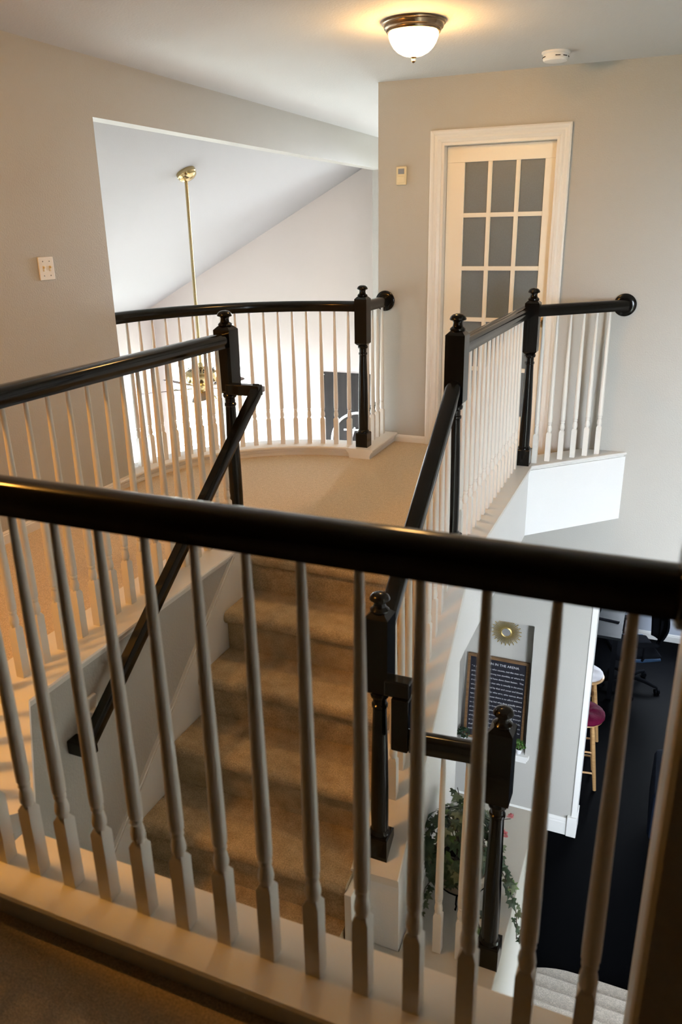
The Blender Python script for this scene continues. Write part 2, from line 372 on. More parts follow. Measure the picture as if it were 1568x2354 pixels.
# right side: wall under the upper flight, landing edge, ledge
CS = 0.70
def skew(y): return 0.037*max(0.0, min(1.0, (3.27-y)/1.14))      # the stair balustrade runs slightly askew
def zcap(y): return min(ZT, -0.05+CS*(y-3.25))
bm = bmesh.new()
prism_x(bm, [(3.272, ZT-.03), (4.90, ZT-.03), (4.90, -0.42), (3.272, -0.42)], -0.935, -0.752)
YE = 2.18
L_ = [[bm.verts.new((x0+skew(y), y, z)) for y, z in ((YE, zcap(YE)-.03), (3.272, zcap(3.272)-.03), (3.272, -0.42), (3.17, -0.42), (3.17, ZG), (YE, ZG))] for x0 in (-0.935, -0.752)]
bm.faces.new(L_[0][::-1]); bm.faces.new(L_[1])
for k in range(6): bm.faces.new((L_[0][k], L_[0][(k+1) % 6], L_[1][(k+1) % 6], L_[1][k]))
struct(obj('wall_stair_right', bm, M_WHITEW), 'white wall under the sloping cap and landing edge')
bm = bmesh.new(); prism(bm, [(-0.93, 4.89), (-0.752, 4.89), (-0.080, YD+.117), (-0.36, YD+.117)], -0.42, ZT-.03)
struct(obj('wall_landing_edge', bm, M_WHITEW), 'white angled edge of the landing')
struct(boxo('wall_daylight_block', -1.99, -1.87, 3.17, YD, ZG, -0.42, M_WALL))  # unseen wall added to stop tall room daylight reaching the niche wall
struct(boxo('wall_under_flight', -1.86, -0.93, 3.05, 3.17, ZG, -0.42, M_WALL))
bm = bmesh.new(); prism(bm, [(-0.904, 1.135), (-0.337, 1.135), (-0.337, 3.165), (-0.745, 3.165), (-0.714, YE-.001), (-0.904, YE-.001)], ZG, -1.17)
struct(obj('wall_ledge', bm, M_LEDGE, bevel=0.004), 'plain ledge carrying the ivy pot')

# ------------------------------------------------------------------ trims and baseboards
def baseboard(name, path, h=0.10, t=0.014):
    bm = bmesh.new(); sweep(bm, path, [(0, 0), (t, 0), (t, h*.72), (t*.8, h*.78), (t*.8, h*.86), (t*.35, h), (0, h)])
    return struct(obj(name, bm, M_TRIM))
baseboard('baseboard_back', [(-1.87, YD, 0), (-1.62, YD, 0)], 0.052)
baseboard('baseboard_left', [(XL, -4.6, 0), (XL, 3.88, 0)], 0.065)
baseboard('baseboard_lower', [(-1.86, YD, ZG), (-0.30, YD, ZG)], 0.16, 0.018)
boxo_ = boxo('trim_1', -0.335, -0.255, YD-.03, YD+.16, ZG, ZG+.19, M_TRIM, bevel=0.004); struct(boxo_, 'white plinth block at the end of the lower wall')
struct(boxo('trim_2', -0.305, -0.262, YD-.012, YD+.14, ZG+.19, -1.04, M_TRIM, bevel=0.004), 'white jamb of the office opening')
struct(boxo('trim_3', -0.30, 1.65, YD-.012, YD+.14, -1.08, -1.0, M_TRIM, bevel=0.004))
baseboard('baseboard_office', [(-1.87, 9.16, ZG), (2.4, 9.16, ZG)], 0.10, 0.015)
# niche sill
bm = bmesh.new(); box(bm, NX0-.03, NX1+.035, YD-.035, YD+.155, NZ0-.005, NZ0+.02); box(bm, NX0-.02, NX1+.025, YD-.024, YD, NZ0-.03, NZ0-.005); box(bm, NX0-.012, NX1+.015, YD-.014, YD, NZ0-.055, NZ0-.03)
struct(obj('trim_4', bm, M_TRIM, bevel=0.004), 'white sill of the niche')
struct(boxo('trim_6', -0.898, -0.868, 2.072, 2.179, ZG, -0.845, M_TRIM, bevel=.003), 'white end board of the wall under the sloping cap')
# sloping skirt board beside the carpeted steps
def sk(y): return 0.045+0.815*(y-2.98)
bm = bmesh.new()
prism_x(bm, [(1.9, sk(1.9)), (2.99, sk(2.99)), (3.10, 0.03), (3.10, -0.5), (2.3, -1.2), (1.9, -1.2)], -1.851, -1.836)
prism_x(bm, [(1.9, sk(1.9)-.012), (2.98, sk(2.98)-.012), (2.98, sk(2.98)-.03), (1.9, sk(1.9)-.03)], -1.836, -1.83)
struct(obj('trim_5', bm, M_TRIM), 'white sloping skirt board along the left stairwell wall')

# ------------------------------------------------------------------ glazed door
d = bpy.data.objects.new('door_1', None); COL.objects.link(d); d.location = (-1.165, YD, 0); d['kind'] = 'structure'; d['label'] = 'cream door with fifteen frosted panes in white casing'
def loc(o): o.location = (1.165, -YD, 0); return o
DX0, DX1, DZ = -1.545, -0.785, 2.045
CW = 0.072
casp = [(0, 0), (CW, 0), (CW, -.022), (CW-.010, -.026), (CW-.022, -.022), (CW-.030, -.016), (.030, -.013), (.018, -.015), (.006, -.010), (0, -.008)]
bm = bmesh.new()
def casing_ring(bm):
    # U-shaped casing: mitred corners, section (across, out of wall)
    pts = [((DX0, 0.0), (-1, 0)), ((DX0, DZ), (-1, 1)), ((DX1, DZ), (1, 1)), ((DX1, 0.0), (1, 0))]
    rings = []
    for (x, z), (sx, sz) in pts:
        rings.append([bm.verts.new((x+sx*p, YD+q, z+(sz*p if sz else 0))) for p, q in casp])
    m = len(casp)
    for A, B in zip(rings[:-1], rings[1:]):
        for k in range(m): bm.faces.new((A[k], A[(k+1) % m], B[(k+1) % m], B[k]))
    bm.faces.new(rings[0][::-1]); bm.faces.new(rings[-1])
casing_ring(bm); loc(obj('casing', bm, M_TRIM, d))
bm = bmesh.new(); box(bm, DX0, DX0+.018, YD, YD+.13, 0, DZ); box(bm, DX1-.018, DX1, YD, YD+.13, 0, DZ); box(bm, DX0+.018, DX1-.018, YD, YD+.13, DZ-.018, DZ)
loc(obj('jamb', bm, M_TRIM, d))
GX0, GX1, GZ1 = -1.404, -0.879, 1.925; PIT = 0.344; PW = (GX1-GX0-2*.028)/3; MW = 0.028
sy0, sy1 = YD+.075, YD+.115
GZ0 = GZ1-5*PIT+MW
bm = bmesh.new()
for a, b, c, e in cells([DX0+.02, DX1-.02, GX0, GX1], [0.012, DZ-.02, GZ0, GZ1], [(GX0, GX1, GZ0, GZ1)]): box(bm, a, b, sy0, sy1, c, e)
slab = loc(obj('door_slab', bm, M_DOOR, d, bevel=0.002))
def bar_mesh(kind):
    bm = bmesh.new()
    if kind == 'v':
        box(bm, -.014, .014, sy0+.002, sy1-.002, GZ0, GZ1)
        box(bm, -.008, .008, sy0-.002, sy1, GZ0, GZ1)
    else:
        box(bm, GX0, GX1, sy0+.003, sy1-.003, -.014, .014); box(bm, GX0, GX1, sy0-.001, sy1-.001, -.008, .008)
    return bm
for i in (1, 2):
    o = obj('muntin', bar_mesh('v'), M_DOOR, d); x = GX0+i*(PW+MW)-MW/2; o.location = (1.165+x, -YD, 0)
for j in range(1, 5):
    o = obj('muntin', bar_mesh('h'), M_DOOR, d); o.location = (1.165, -YD, GZ1-j*PIT+MW/2)
bm = bmesh.new(); box(bm, -PW/2-.004, PW/2+.004, sy0+.017, sy0+.022, -(PIT-MW)/2-.004, (PIT-MW)/2+.004)
p0 = obj('pane', bm, M_FROST, d)
k = 0
for i in range(3):
    for j in range(5):
        p = p0 if k == 0 else p0.copy()
        if k: COL.objects.link(p); p.parent = d
        p.location = (1.165+GX0+PW/2+i*(PW+MW), -YD, GZ1-(PIT-MW)/2-j*PIT); k += 1
bm = bmesh.new(); lathe(bm, [(0, -.002), (.032, 0), (.032, .006), (.012, .012), (.011, .034), (.026, .042), (.029, .055), (.024, .068), (.0, .074)], 20, Matrix.Translation((-0.825, sy0, .90)) @ Matrix.Rotation(PI/2, 4, 'X'))
o = loc(obj('door_knob', bm, M_BRASS, d, smooth=True)); o['label'] = 'round brass knob'

# ------------------------------------------------------------------ windows
def pane_y(name, x0, x1, z0, z1, y, parent):
    bm = bmesh.new(); box(bm, x0, x1, y, y+.006, z0, z1); return obj(name, bm, M_GLASS, parent)
def arch_window(name, label, axis, c, r, zs, zb, f0, f1):
    e = bpy.data.objects.new(name, None); COL.objects.link(e); e['kind'] = 'structure'; e['label'] = label
    def P(u, w, z): return (u, w, z) if axis == 'y' else (w, u, z)
    # frame ring
    bm = bmesh.new(); outer = [(c-r, zb)]+[(c-r*math.cos(PI*i/24), zs+r*math.sin(PI*i/24)) for i in range(25)]+[(c+r, zb)]
    t = .05
    inner = [(c-r+t, zb+t)]+[(c-(r-t)*math.cos(PI*i/24), zs+(r-t)*math.sin(PI*i/24)) for i in range(25)]+[(c+r-t, zb+t)]
    n = len(outer); O = [[bm.verts.new(P(u, w, z)) for u, z in outer] for w in (f0, f1)]; I = [[bm.verts.new(P(u, w, z)) for u, z in inner] for w in (f0, f1)]
    for k in range(n):
        j = (k+1) % n
        bm.faces.new((O[0][k], O[0][j], I[0][j], I[0][k])); bm.faces.new((O[1][k], I[1][k], I[1][j], O[1][j]))
        bm.faces.new((O[0][k], O[1][k], O[1][j], O[0][j])); bm.faces.new((I[0][k], I[0][j], I[1][j], I[1][k]))
    obj('window_frame', bm, M_TRIM, e)
    def bx(u0, u1, z0, z1, nm):
        bm = bmesh.new(); box(bm, *( (u0, u1, f0+.01, f1-.01, z0, z1) if axis == 'y' else (f0+.01, f1-.01, u0, u1, z0, z1) )); obj(nm, bm, M_TRIM, e)
    bx(c-r+t, c+r-t, zs-.05, zs+.01, 'transom'); bx(c-.03, c+.03, zb+t, zs-.05, 'mullion')
    for s in (-1, 1):
        for q in range(1, 5): bx(min(c+s*.03, c+s*(r-t)), max(c+s*.03, c+s*(r-t)), zs-.05-q*.34, zs-.03-q*.34, 'shutter_rail')
    for a in (45, 90, 135):
        bm = bmesh.new(); ca, sa = math.cos(math.radians(a)), math.sin(math.radians(a)); w = (f0+f1)/2
        tube(bm, [P(c+.04*ca, w, zs+.04*sa), P(c+(r-t)*ca, w, zs+(r-t)*sa)], .010, 6); obj('muntin', bm, M_TRIM, e)
    bm = bmesh.new(); w = (f0+f1)/2
    vs = [bm.verts.new(P(u, w, z)) for u, z in inner]; bm.faces.new(vs); obj('pane', bm, M_GLASS, e)
arch_window('window_1', 'arched gable window, washed out by daylight', 'y', AX, AR, AZ, -2.4, 9.03, 9.10)
arch_window('window_2', 'arched window in the low eaves wall', 'x', 7.30, 0.95, -0.75, -2.6, XW-.10, XW-.03)
arch_window('window_6', 'arched window farther along the eaves wall', 'x', 4.70, 0.95, -0.75, -2.6, XW-.10, XW-.03)
arch_window('window_7', 'arched window at the near end of the eaves wall', 'x', 2.10, 0.95, -0.75, -2.6, XW-.10, XW-.03)
e = bpy.data.objects.new('window_3', None); COL.objects.link(e); e['kind'] = 'structure'  # unseen window of the added light bay
bm = bmesh.new()
for a, b, c, dd in cells([1.0, 2.3, 1.05, 2.25], [-2.05, 1.65, -2.0, -.22, -.18, 1.60], [(1.05, 2.25, -2.0, -.22), (1.05, 2.25, -.18, 1.60)]): box(bm, a, b, .04, .10, c, dd)
obj('window_frame', bm, M_TRIM, e); pane_y('pane', 1.05, 2.25, -2.0, -.22, .07, e); pane_y('pane', 1.05, 2.25, -.18, 1.60, .07, e)
e = bpy.data.objects.new('window_added_4', None); COL.objects.link(e); e['kind'] = 'structure'  # unseen window added to lift the lower wall and steps
bm = bmesh.new()
for a, b, c, dd in cells([2.2, 3.1, 2.25, 3.05], [-2.95, -1.35, -2.9, -1.4], [(2.25, 3.05, -2.9, -1.4)]): box(bm, 2.44, 2.50, a, b, c, dd)
obj('window_frame', bm, M_TRIM, e)
bm = bmesh.new(); box(bm, 2.465, 2.471, 2.25, 3.05, -2.9, -1.4); obj('pane', bm, M_GLASS, e)
e = bpy.data.objects.new('window_8', None); COL.objects.link(e); e['kind'] = 'structure'
bm = bmesh.new()
for a, b, c, dd in cells([-2.75, -2.05, -2.7, -2.1], [-.2, 2.1, -.15, .94, .98, 2.05], [(-2.7, -2.1, -.15, .94), (-2.7, -2.1, .98, 2.05)]): box(bm, a, b, 9.03, 9.09, c, dd)
obj('window_frame', bm, M_TRIM, e); pane_y('pane', -2.7, -2.1, -.15, .94, 9.06, e); pane_y('pane', -2.7, -2.1, .98, 2.05, 9.06, e)
e = bpy.data.objects.new('window_5', None); COL.objects.link(e); e['kind'] = 'structure'; e['label'] = 'office window with pale blinds'
bm = bmesh.new()
for a, b, c, dd in cells([-.25, 1.65, -.2, 1.6, .68, .72], [-2.45, -.8, -2.40, -.85], [(-.2, .68, -2.40, -.85), (.72, 1.6, -2.40, -.85)]): box(bm, a, b, 9.18, 9.25, c, dd)
box(bm, -.32, 1.72, 9.10, 9.20, -2.48, -2.44); box(bm, -.30, 1.70, 9.135, 9.16, -2.54, -2.48)
obj('window_frame', bm, M_TRIM, e)
pane_y('pane', -.2, 1.6, -2.40, -.85, 9.215, e)
bm = bmesh.new(); box(bm, -.22, 1.62, -.022, .022, -.0015, .0015, Matrix.Rotation(math.radians(62), 4, 'X')); s0 = obj('slat', bm, M_BLIND, e)
for i in range(28):
    s = s0 if i == 0 else s0.copy()
    if i: COL.objects.link(s); s.parent = e
    s.location = (0, 9.145, -2.36+i*.055)

# ------------------------------------------------------------------ stairs
def step_prof(yn, z, zlow, back):
    r = .032
    pts = [(back, z)]
    for i in range(9):
        a = PI/2+PI*i/8
        pts.append((yn+r+r*math.cos(a), z-r+r*math.sin(a)))
    pts += [(yn+.034, z-2*r), (yn+.034, zlow), (back, zlow)]
    return pts
G_ST = 'carpeted stair flights'
st = thing('staircase', 'upper flight of five deep beige carpeted steps climbing to the landing', 'stairs', (-1.4, 2.08, -1.025))
NOS = [(3.10, 0.0), (2.845, -.205), (2.59, -.41), (2.335, -.615), (2.08, -.82)]
for i, (y, z) in enumerate(NOS):
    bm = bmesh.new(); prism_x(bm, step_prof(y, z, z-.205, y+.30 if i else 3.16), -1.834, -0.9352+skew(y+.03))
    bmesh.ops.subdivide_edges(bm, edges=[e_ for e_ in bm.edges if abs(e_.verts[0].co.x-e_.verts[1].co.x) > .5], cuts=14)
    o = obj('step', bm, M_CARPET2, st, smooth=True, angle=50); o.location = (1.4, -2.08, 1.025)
# invert direction of the rounding: nosing faces the camera
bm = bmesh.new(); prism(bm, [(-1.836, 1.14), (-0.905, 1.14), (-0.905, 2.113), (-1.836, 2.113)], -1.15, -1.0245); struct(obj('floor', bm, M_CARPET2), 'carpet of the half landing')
lf = thing('staircase', 'lower flight of pale carpeted steps going down to the dark floor', 'stairs', (0.2, 3.985, ZG))
def lower_step(y, z, first):
    bm = bmesh.new(); r = .026
    pts = [(y-.254, z), (y-r, z)]+[(y-r+r*math.sin(a), z-r+r*math.cos(a)) for a in [PI*i/8 for i in range(1, 9)]]+[(y-.034, z-2*r), (y-.034, z-.2), (y-.254, z-.2)]
    prism_x(bm, pts, -.335, 0.9)
    bmesh.ops.subdivide_edges(bm, edges=[e_ for e_ in bm.edges if abs(e_.verts[0].co.x-e_.verts[1].co.x) > .5], cuts=20)
    if first:
        for v in bm.verts:      # swept-back left corner of the bottom step
            if v.co.y > y-.2 and v.co.x < -.1: v.co.y -= .05*((-.1-v.co.x)/.237)**2
    o = obj('step', bm, M_CARPET3, lf, smooth=True, angle=50); o.location = (-.2, -3.985, -ZG)
for k in range(11):
    lower_step(3.985-.256*k, ZG+.2+.2*k, k == 0)

# ------------------------------------------------------------------ newels and balusters
def finial_prof(z): return [(.0, z-.002), (.030, z-.002), (.034, z+.003), (.034, z+.009), (.029, z+.014), (.023, z+.019), (.0205, z+.028), (.021, z+.036), (.0245, z+.042), (.033, z+.044), (.036, z+.047), (.0355, z+.052), (.031, z+.061), (.022, z+.068), (.010, z+.0715), (0, z+.072)]
def newel(parent, x, y, zb, h=1.105, rot=0.0, off=(0, 0, 0)):
    bm = bmesh.new(); hw = .043; k = h-1.105
    def blk(z0, z1, cb, ct):
        lv = [(hw-cb, z0), (hw, z0+cb), (hw, z1-ct), (hw-ct, z1)]
        rings = [[bm.verts.new((sx*a, sy*a, z)) for sx, sy in ((-1, -1), (1, -1), (1, 1), (-1, 1))] for a, z in lv]
        for A, B in zip(rings[:-1], rings[1:]):
            for i in range(4): bm.faces.new((A[i], A[(i+1) % 4], B[(i+1) % 4], B[i]))
        bm.faces.new(rings[0][::-1]); bm.faces.new(rings[-1])
    blk(0, .105, .0005, .006); blk(.712+k, 1.033+k, .014, .017)
    lathe(bm, [(.036, .10), (.040, .108), (.038, .118), (.033, .124), (.033, .135), (.034, .20), (.0335, .32), (.0305, .48), (.0265, .60+k), (.0255, .645+k), (.0295, .650+k), (.0295, .660+k), (.025, .664+k), (.0255, .686+k), (.033, .692+k), (.035, .701+k), (.032, .709+k), (.028, .714+k)], 20)
    o = obj('newel_post', bm, M_BLACK, parent, smooth=True, angle=30)
    o.location = (x-off[0], y-off[1], zb-off[2]); o.rotation_euler = (0, 0, rot)
    bm = bmesh.new(); lathe(bm, finial_prof(1.032+k), 20); obj('finial', bm, M_BLACK, o, smooth=True, angle=30)
    return o

BALCACHE = {}
def bal_mesh(L):
    key = round(L, 3)
    if key in BALCACHE: return BALCACHE[key]
    bm = bmesh.new(); hw = .0165; b = .195
    lv = [(hw, 0), (hw, b-.012), (hw*.62, b)]
    rings = [[bm.verts.new((sx*a, sy*a, z)) for sx, sy in ((-1, -1), (1, -1), (1, 1), (-1, 1))] for a, z in lv]
    for A, B in zip(rings[:-1], rings[1:]):
        for i in range(4): bm.faces.new((A[i], A[(i+1) % 4], B[(i+1) % 4], B[i]))
    bm.faces.new(rings[0][::-1]); bm.faces.new(rings[-1])
    lathe(bm, [(.0125, b-.008), (.0125, b+.002), (.0158, b+.010), (.0165, b+.020), (.0145, b+.034), (.0118, b+.046), (.0142, b+.051), (.0142, b+.056), (.0118, b+.060), (.0155, b+.066), (.0155, b+.071), (.0160, b+.085), (.0158, b+.16), (.0135, b+.36), (.0098, max(b+.5, L-.1)), (.0078, L)], 12)
    bmesh.ops.recalc_face_normals(bm, faces=bm.faces[:])
    me = bpy.data.meshes.new('baluster'); bm.to_mesh(me); bm.free(); me.materials.append(M_BAL)
    for p in me.polygons: p.use_smooth = True
    try: me.set_sharp_from_angle(angle=math.radians(35))
    except Exception: pass
    BALCACHE[key] = me; return me
def baluster(parent, x, y, z0, z1, rot=0.0, off=(0, 0, 0)):
    o = bpy.data.objects.new('baluster', bal_mesh(z1-z0)); COL.objects.link(o); o.parent = parent
    o.location = (x-off[0], y-off[1], z0-off[2]); o.rotation_euler = (0, 0, rot)
    return o
def part(o, off): o.location = (-off[0], -off[1], -off[2]); return o
def handrail(parent, path, off, name='handrail'):
    bm = bmesh.new(); sweep(bm, path, RAILP); return part(obj(name, bm, M_BLACK, parent, smooth=True, angle=32), off)
def basecap(parent, path, half, top, off, name='base_cap'):
    bm = bmesh.new(); sweep(bm, path, cap_profile(half, top)); o = part(obj(name, bm, M_TRIM, parent, smooth=True, angle=30), off); return o
def rosette(parent, x, y, z, n, off, r=.071):
    bm = bmesh.new(); q = Vector(n).to_track_quat('Z', 'Y').to_matrix().to_4x4()
    lathe(bm, [(r-.002, 0), (r, .004), (r, .014), (r-.006, .019), (.04, .021), (0, .021)], 32, Matrix.Translation((x, y, z)) @ q)
    return part(obj('rosette', bm, M_BLACK, parent, smooth=True, angle=40), off)

ZR = 1.032           # rail centre on the upper floor
ZRF = 1.046
BT = ZR-.033
# R1 front guard ---------------------------------------------------
off = (-0.7, 1.05, 0)
g = thing('guard_railing', 'nearest guard railing crossing the foreground, black rail on white balusters', 'railing', off)
handrail(g, [(-1.40, 1.05, ZRF), (0.05, 1.05, ZRF)], off)
rosette(g, 0.066, 1.07, ZRF+.005, (-1, 0, 0), off, .068)
basecap(g, [(-1.37, 1.05, 0), (0.065, 1.05, 0)], .085, .09, off)
for k in range(14): baluster(g, -1.347+.1033*k, 1.05, .088, ZRF-.032, 0, off)
# R2 left guard ---------------------------------------------------
off = (-1.965, 2.4, 0)
g = thing('guard_railing', 'straight guard railing left of the stairwell, ending at a black newel post', 'railing', off)
handrail(g, [(-1.47, 1.08, ZR), (-1.965, 1.575, ZR), (-1.965, 3.24, ZR)], off)
basecap(g, [(-1.53, 1.14, 0), (-1.965, 1.575, 0), (-1.965, 3.31, 0)], .125, ZT, off)
newel(g, -1.968, 3.262, ZT, 1.108, 0, off)
for k in range(16): baluster(g, -1.965, 3.165-.1015*k, ZT, BT, 0, off)
for k in range(1, 6): baluster(g, -1.965+.0875*k, 1.575-.0875*k, ZT, BT, PI/4, off)
# R3 curved guard ---------------------------------------------------
off = (-2.6, 4.6, 0)
g = thing('guard_railing', 'curved guard railing overlooking the tall bright room', 'railing', off)
RB = 1.215
ar = arc(RB, 180, 90, 28)
nx, ny = -1.935, 4.985
handrail(g, [(XL-.06, 3.80, ZR)]+[(x, y, ZR) for x, y in ar[1:-1]]+[(nx, ny+.01, ZR)], off)
handrail(g, [(nx, ny, ZR), (nx, YD-.012, ZR)], off)
rosette(g, nx, YD, ZR, (0, -1, 0), off)
basecap(g, [(XL-.06, 3.70, 0), (XL-.06, 3.82, 0)]+[(x, y, 0) for x, y in ar[2:-1]]+[(nx, ny+.02, 0)], .092, ZT+.008, off)
bm = bmesh.new(); sweep(bm, [(nx, ny-.09, 0), (nx, YD-.004, 0)], cap_profile(.092, ZT+.0085)); part(obj('base_cap', bm, M_TRIM, g, smooth=True, angle=30), off)
newel(g, nx, ny, ZT+.006, 1.105, 0, off)
for k in range(18):
    a = math.radians(94.6+4.62*k); baluster(g, GC[0]+RB*math.cos(a), GC[1]+RB*math.sin(a), ZT+.006, BT, a, off)
for k in range(4): baluster(g, nx, ny+.085+.1*k, ZT+.006, BT, 0, off)
# R4 upper right guard ---------------------------------------------
off = (-0.83, 4.1, 0)
g = thing('guard_railing', 'upper right guard railing running to the door wall with an angled end', 'railing', off)
ax, ay = -0.852, 3.322; bx_, by_ = -0.80, 4.93
handrail(g, [(-0.845, ay, ZR), (-0.83, by_, ZR)], off)
dx = YD-by_
handrail(g, [(bx_, by_, ZR), (bx_+dx-.01, YD-.01, ZR)], off)
rosette(g, -0.302, YD, ZR, (0, -1, 0), off)
bm = bmesh.new(); sweep(bm, [(-0.842, 3.272, 0), (-0.842, 4.945, 0), (-0.225, YD+.117, 0)], cap_profile(.098, ZT)); part(obj('base_cap', bm, M_TRIM, g, smooth=True, angle=30), off)
newel(g, ax, ay, ZT-.005, 1.117, 0, off); newel(g, bx_, by_, ZT, 1.108, 0, off)
for k in range(15): baluster(g, -0.84, 3.42+.0995*k, ZT, BT, 0, off)
for k in range(6): baluster(g, bx_+.062+.0715*k, by_+.062+.0715*k, ZT, BT, 0, off)
# R5 stair guard with the sloping cap -------------------------------
off = (-0.85, 2.8, -0.5)
g = thing('stair_railing', 'sloping stair railing on the right of the steps, dropping to a short level rail', 'railing', off)
n1 = (-0.820, 2.255); n2 = (-0.379, 2.275)
def zrail(y): return .897-.030+.682*(y-3.302)
handrail(g, [(-0.852, 3.2785, zrail(3.2785)), (-0.852+skew(2.28), 2.28, zrail(2.28))], off)
bm = bmesh.new(); sweep(bm, [(-0.848, 3.270, zcap(3.270)), (-0.848+.037, YE-.012, zcap(YE-.012))], [(-.092, -.028), (.092, -.028), (.096, -.020), (.096, -.004), (.092, 0), (-.092, 0), (-.096, -.004), (-.096, -.020)])
part(obj('sloping_cap', bm, M_TRIM, g, smooth=True, angle=30), off)
newel(g, n1[0], n1[1], zcap(n1[1])-.033, 1.128, 0, off); newel(g, n2[0], n2[1], -1.172, 1.155, 0, off)
for k in range(9):
    y = 3.215-.0995*k
    baluster(g, -0.85+skew(y), y, zcap(y)-.012, zrail(y)-.036, 0, off)
# gooseneck: level piece, drop, level rail
hw = .030
bm = bmesh.new(); box(bm, n1[0]+.03, -0.696, 2.205, 2.265, -.030, .034); part(obj('rail_stub', bm, M_BLACK, g, bevel=.008), off)
bm = bmesh.new(); box(bm, -0.760, -0.696, 2.20, 2.27, -.246, -.0305); part(obj('rail_drop', bm, M_BLACK, g, bevel=.006), off)
bm = bmesh.new(); sweep(bm, [(-0.6965, 2.235, -.209), (n2[0]-.03, 2.262, -.209)], RAILP); part(obj('handrail', bm, M_BLACK, g, smooth=True, angle=32), off)
for x in (-.665, -.575, -.485): baluster(g, x, 2.245, -1.17, -.241, 0, off)
# R6 wall handrail ---------------------------------------------------
off = (-1.8, 2.4, 0.2)
g = thing('wall_handrail', 'black sloping handrail on the left stairwell wall below the guard', 'handrail', off)
y1, z1, y0, z0 = 3.19, .812, 1.80, -.215
bm = bmesh.new(); sweep(bm, [(-1.778, y1, z1), (-1.778, y0, z0)], [(-.022, -.026), (.022, -.026), (.025, -.016), (.024, .010), (.016, .024), (-.016, .024), (-.024, .010), (-.025, -.016)])
part(obj('handrail', bm, M_BLACK, g, smooth=True, angle=32), off)
bm = bmesh.new(); box(bm, -1.935, -1.756, y1-.025, y1+.025, z1-.028, z1+.024); part(obj('rail_return', bm, M_BLACK, g, bevel=.006), off)
bm = bmesh.new(); box(bm, -1.849, -1.754, y0-.028, y0+.026, z0-.046, z0+.010); part(obj('rail_return', bm, M_BLACK, g, bevel=.005), off)
bm = bmesh.new(); box(bm, -1.850, -1.832, 1.86, 1.94, -.20, -.10); box(bm, -1.832, -1.785, 1.88, 1.92, -.185, -.145)
o = part(obj('bracket', bm, M_TRIM, g, bevel=.006), off); o['label'] = 'white painted wood bracket'

# ------------------------------------------------------------------ ceiling light
def ceiling_light(x, y, label, bowlm):
    t = thing('ceiling_light', label, 'lamp', (x, y, ZC))
    bm = bmesh.new(); lathe(bm, [(0, -.001), (.150, 0), (.153, -.005), (.151, -.011), (.144, -.014), (.143, -.022), (.139, -.030), (.131, -.035), (.131, -.040), (.127, -.047), (.118, -.050), (.0, -.044)], 40); obj('base_ring', bm, M_BRONZE, t, smooth=True, angle=30)
    bm = bmesh.new(); lathe(bm, [(.118, -.050), (.116, -.066), (.108, -.086), (.094, -.108), (.074, -.126), (.048, -.139), (.022, -.145), (0, -.146)], 40, cap=False); obj('glass_shade', bm, bowlm, t, smooth=True)
    bm = bmesh.new(); lathe(bm, [(0, -.143), (.016, -.144), (.017, -.149), (.008, -.154), (.010, -.160), (.011, -.165), (.007, -.171), (0, -.174)], 16); obj('finial', bm, M_BRONZE, t, smooth=True)
ceiling_light(-1.292, 4.02, 'lit dome ceiling light with a bronze rim above the landing', M_BOWL)
ceiling_light(-2.5, 0.98, 'dome ceiling light over the left hall outside the picture', M_BOWL2)
# smoke detector
t = thing('smoke_detector', 'round white smoke detector on the ceiling above the door', 'detector', (-0.782, 5.03, ZC))
bm = bmesh.new(); lathe(bm, [(0, 0), (.078, 0), (.078, -.008), (.070, -.012), (0, -.012)], 36); obj('mount_plate', bm, M_PLASTIC, t, smooth=True, angle=30)
bm = bmesh.new(); lathe(bm, [(0, -.0125), (.068, -.0125), (.070, -.020), (.070, -.038), (.064, -.047), (.05, -.050), (0, -.051)], 36); b_ = obj('detector_body', bm, M_PLASTIC, t, smooth=True, angle=30)
bm = bmesh.new()
for i in range(10):
    if i in (2, 7): continue
    a = 2*PI*i/10; box(bm, .0695, .0715, -.014, .014, -.030, -.026, Matrix.Rotation(a, 4, 'Z'))
obj('vent_slots', bm, M_DKP, t)['kind'] = 'stuff'
# motion sensor on the door wall
t = thing('wall_sensor', 'small ivory motion sensor on the wall left of the glazed door', 'sensor', (-1.818, YD, 1.855))
bm = bmesh.new(); box(bm, -.036, .036, -.022, -.0005, -.058, .058); obj('sensor_body', bm, M_IVORY, t, bevel=.006)
bm = bmesh.new(); box(bm, -.020, .022, -.028, -.0215, .010, .043); obj('sensor_lens', bm, M_GREYP, t, bevel=.002)
bm = bmesh.new(); box(bm, -.026, .026, -.025, -.0215, -.045, -.004); obj('sensor_cover', bm, M_IVORY, t, bevel=.003)
# double light switch on the hall wall
t = thing('light_switch', 'white double toggle switch plate on the left hall wall', 'switch', (XL, 3.358, 1.350))
bm = bmesh.new(); box(bm, .0003, .008, -.055, .055, -.058, .058); obj('switch_plate', bm, M_PLASTIC, t, bevel=.003)
for s in (-1, 1):
    bm = bmesh.new(); box(bm, .0075, .0095, s*.024-.006, s*.024+.006, -.014, .014); box(bm, .009, .018, s*.024-.004, s*.024+.004, .001, .011); obj('toggle', bm, M_GREYP if False else M_IVORY, t, bevel=.001)
    for zz in (-.036, .036):
        bm = bmesh.new(); lathe(bm, [(.0035, .0078), (.0035, .009), (0, .0095)], 10, Matrix.Translation((0, s*.024, zz)) @ Matrix.Rotation(PI/2, 4, 'Y')); obj('screw', bm, M_GREYP, t)

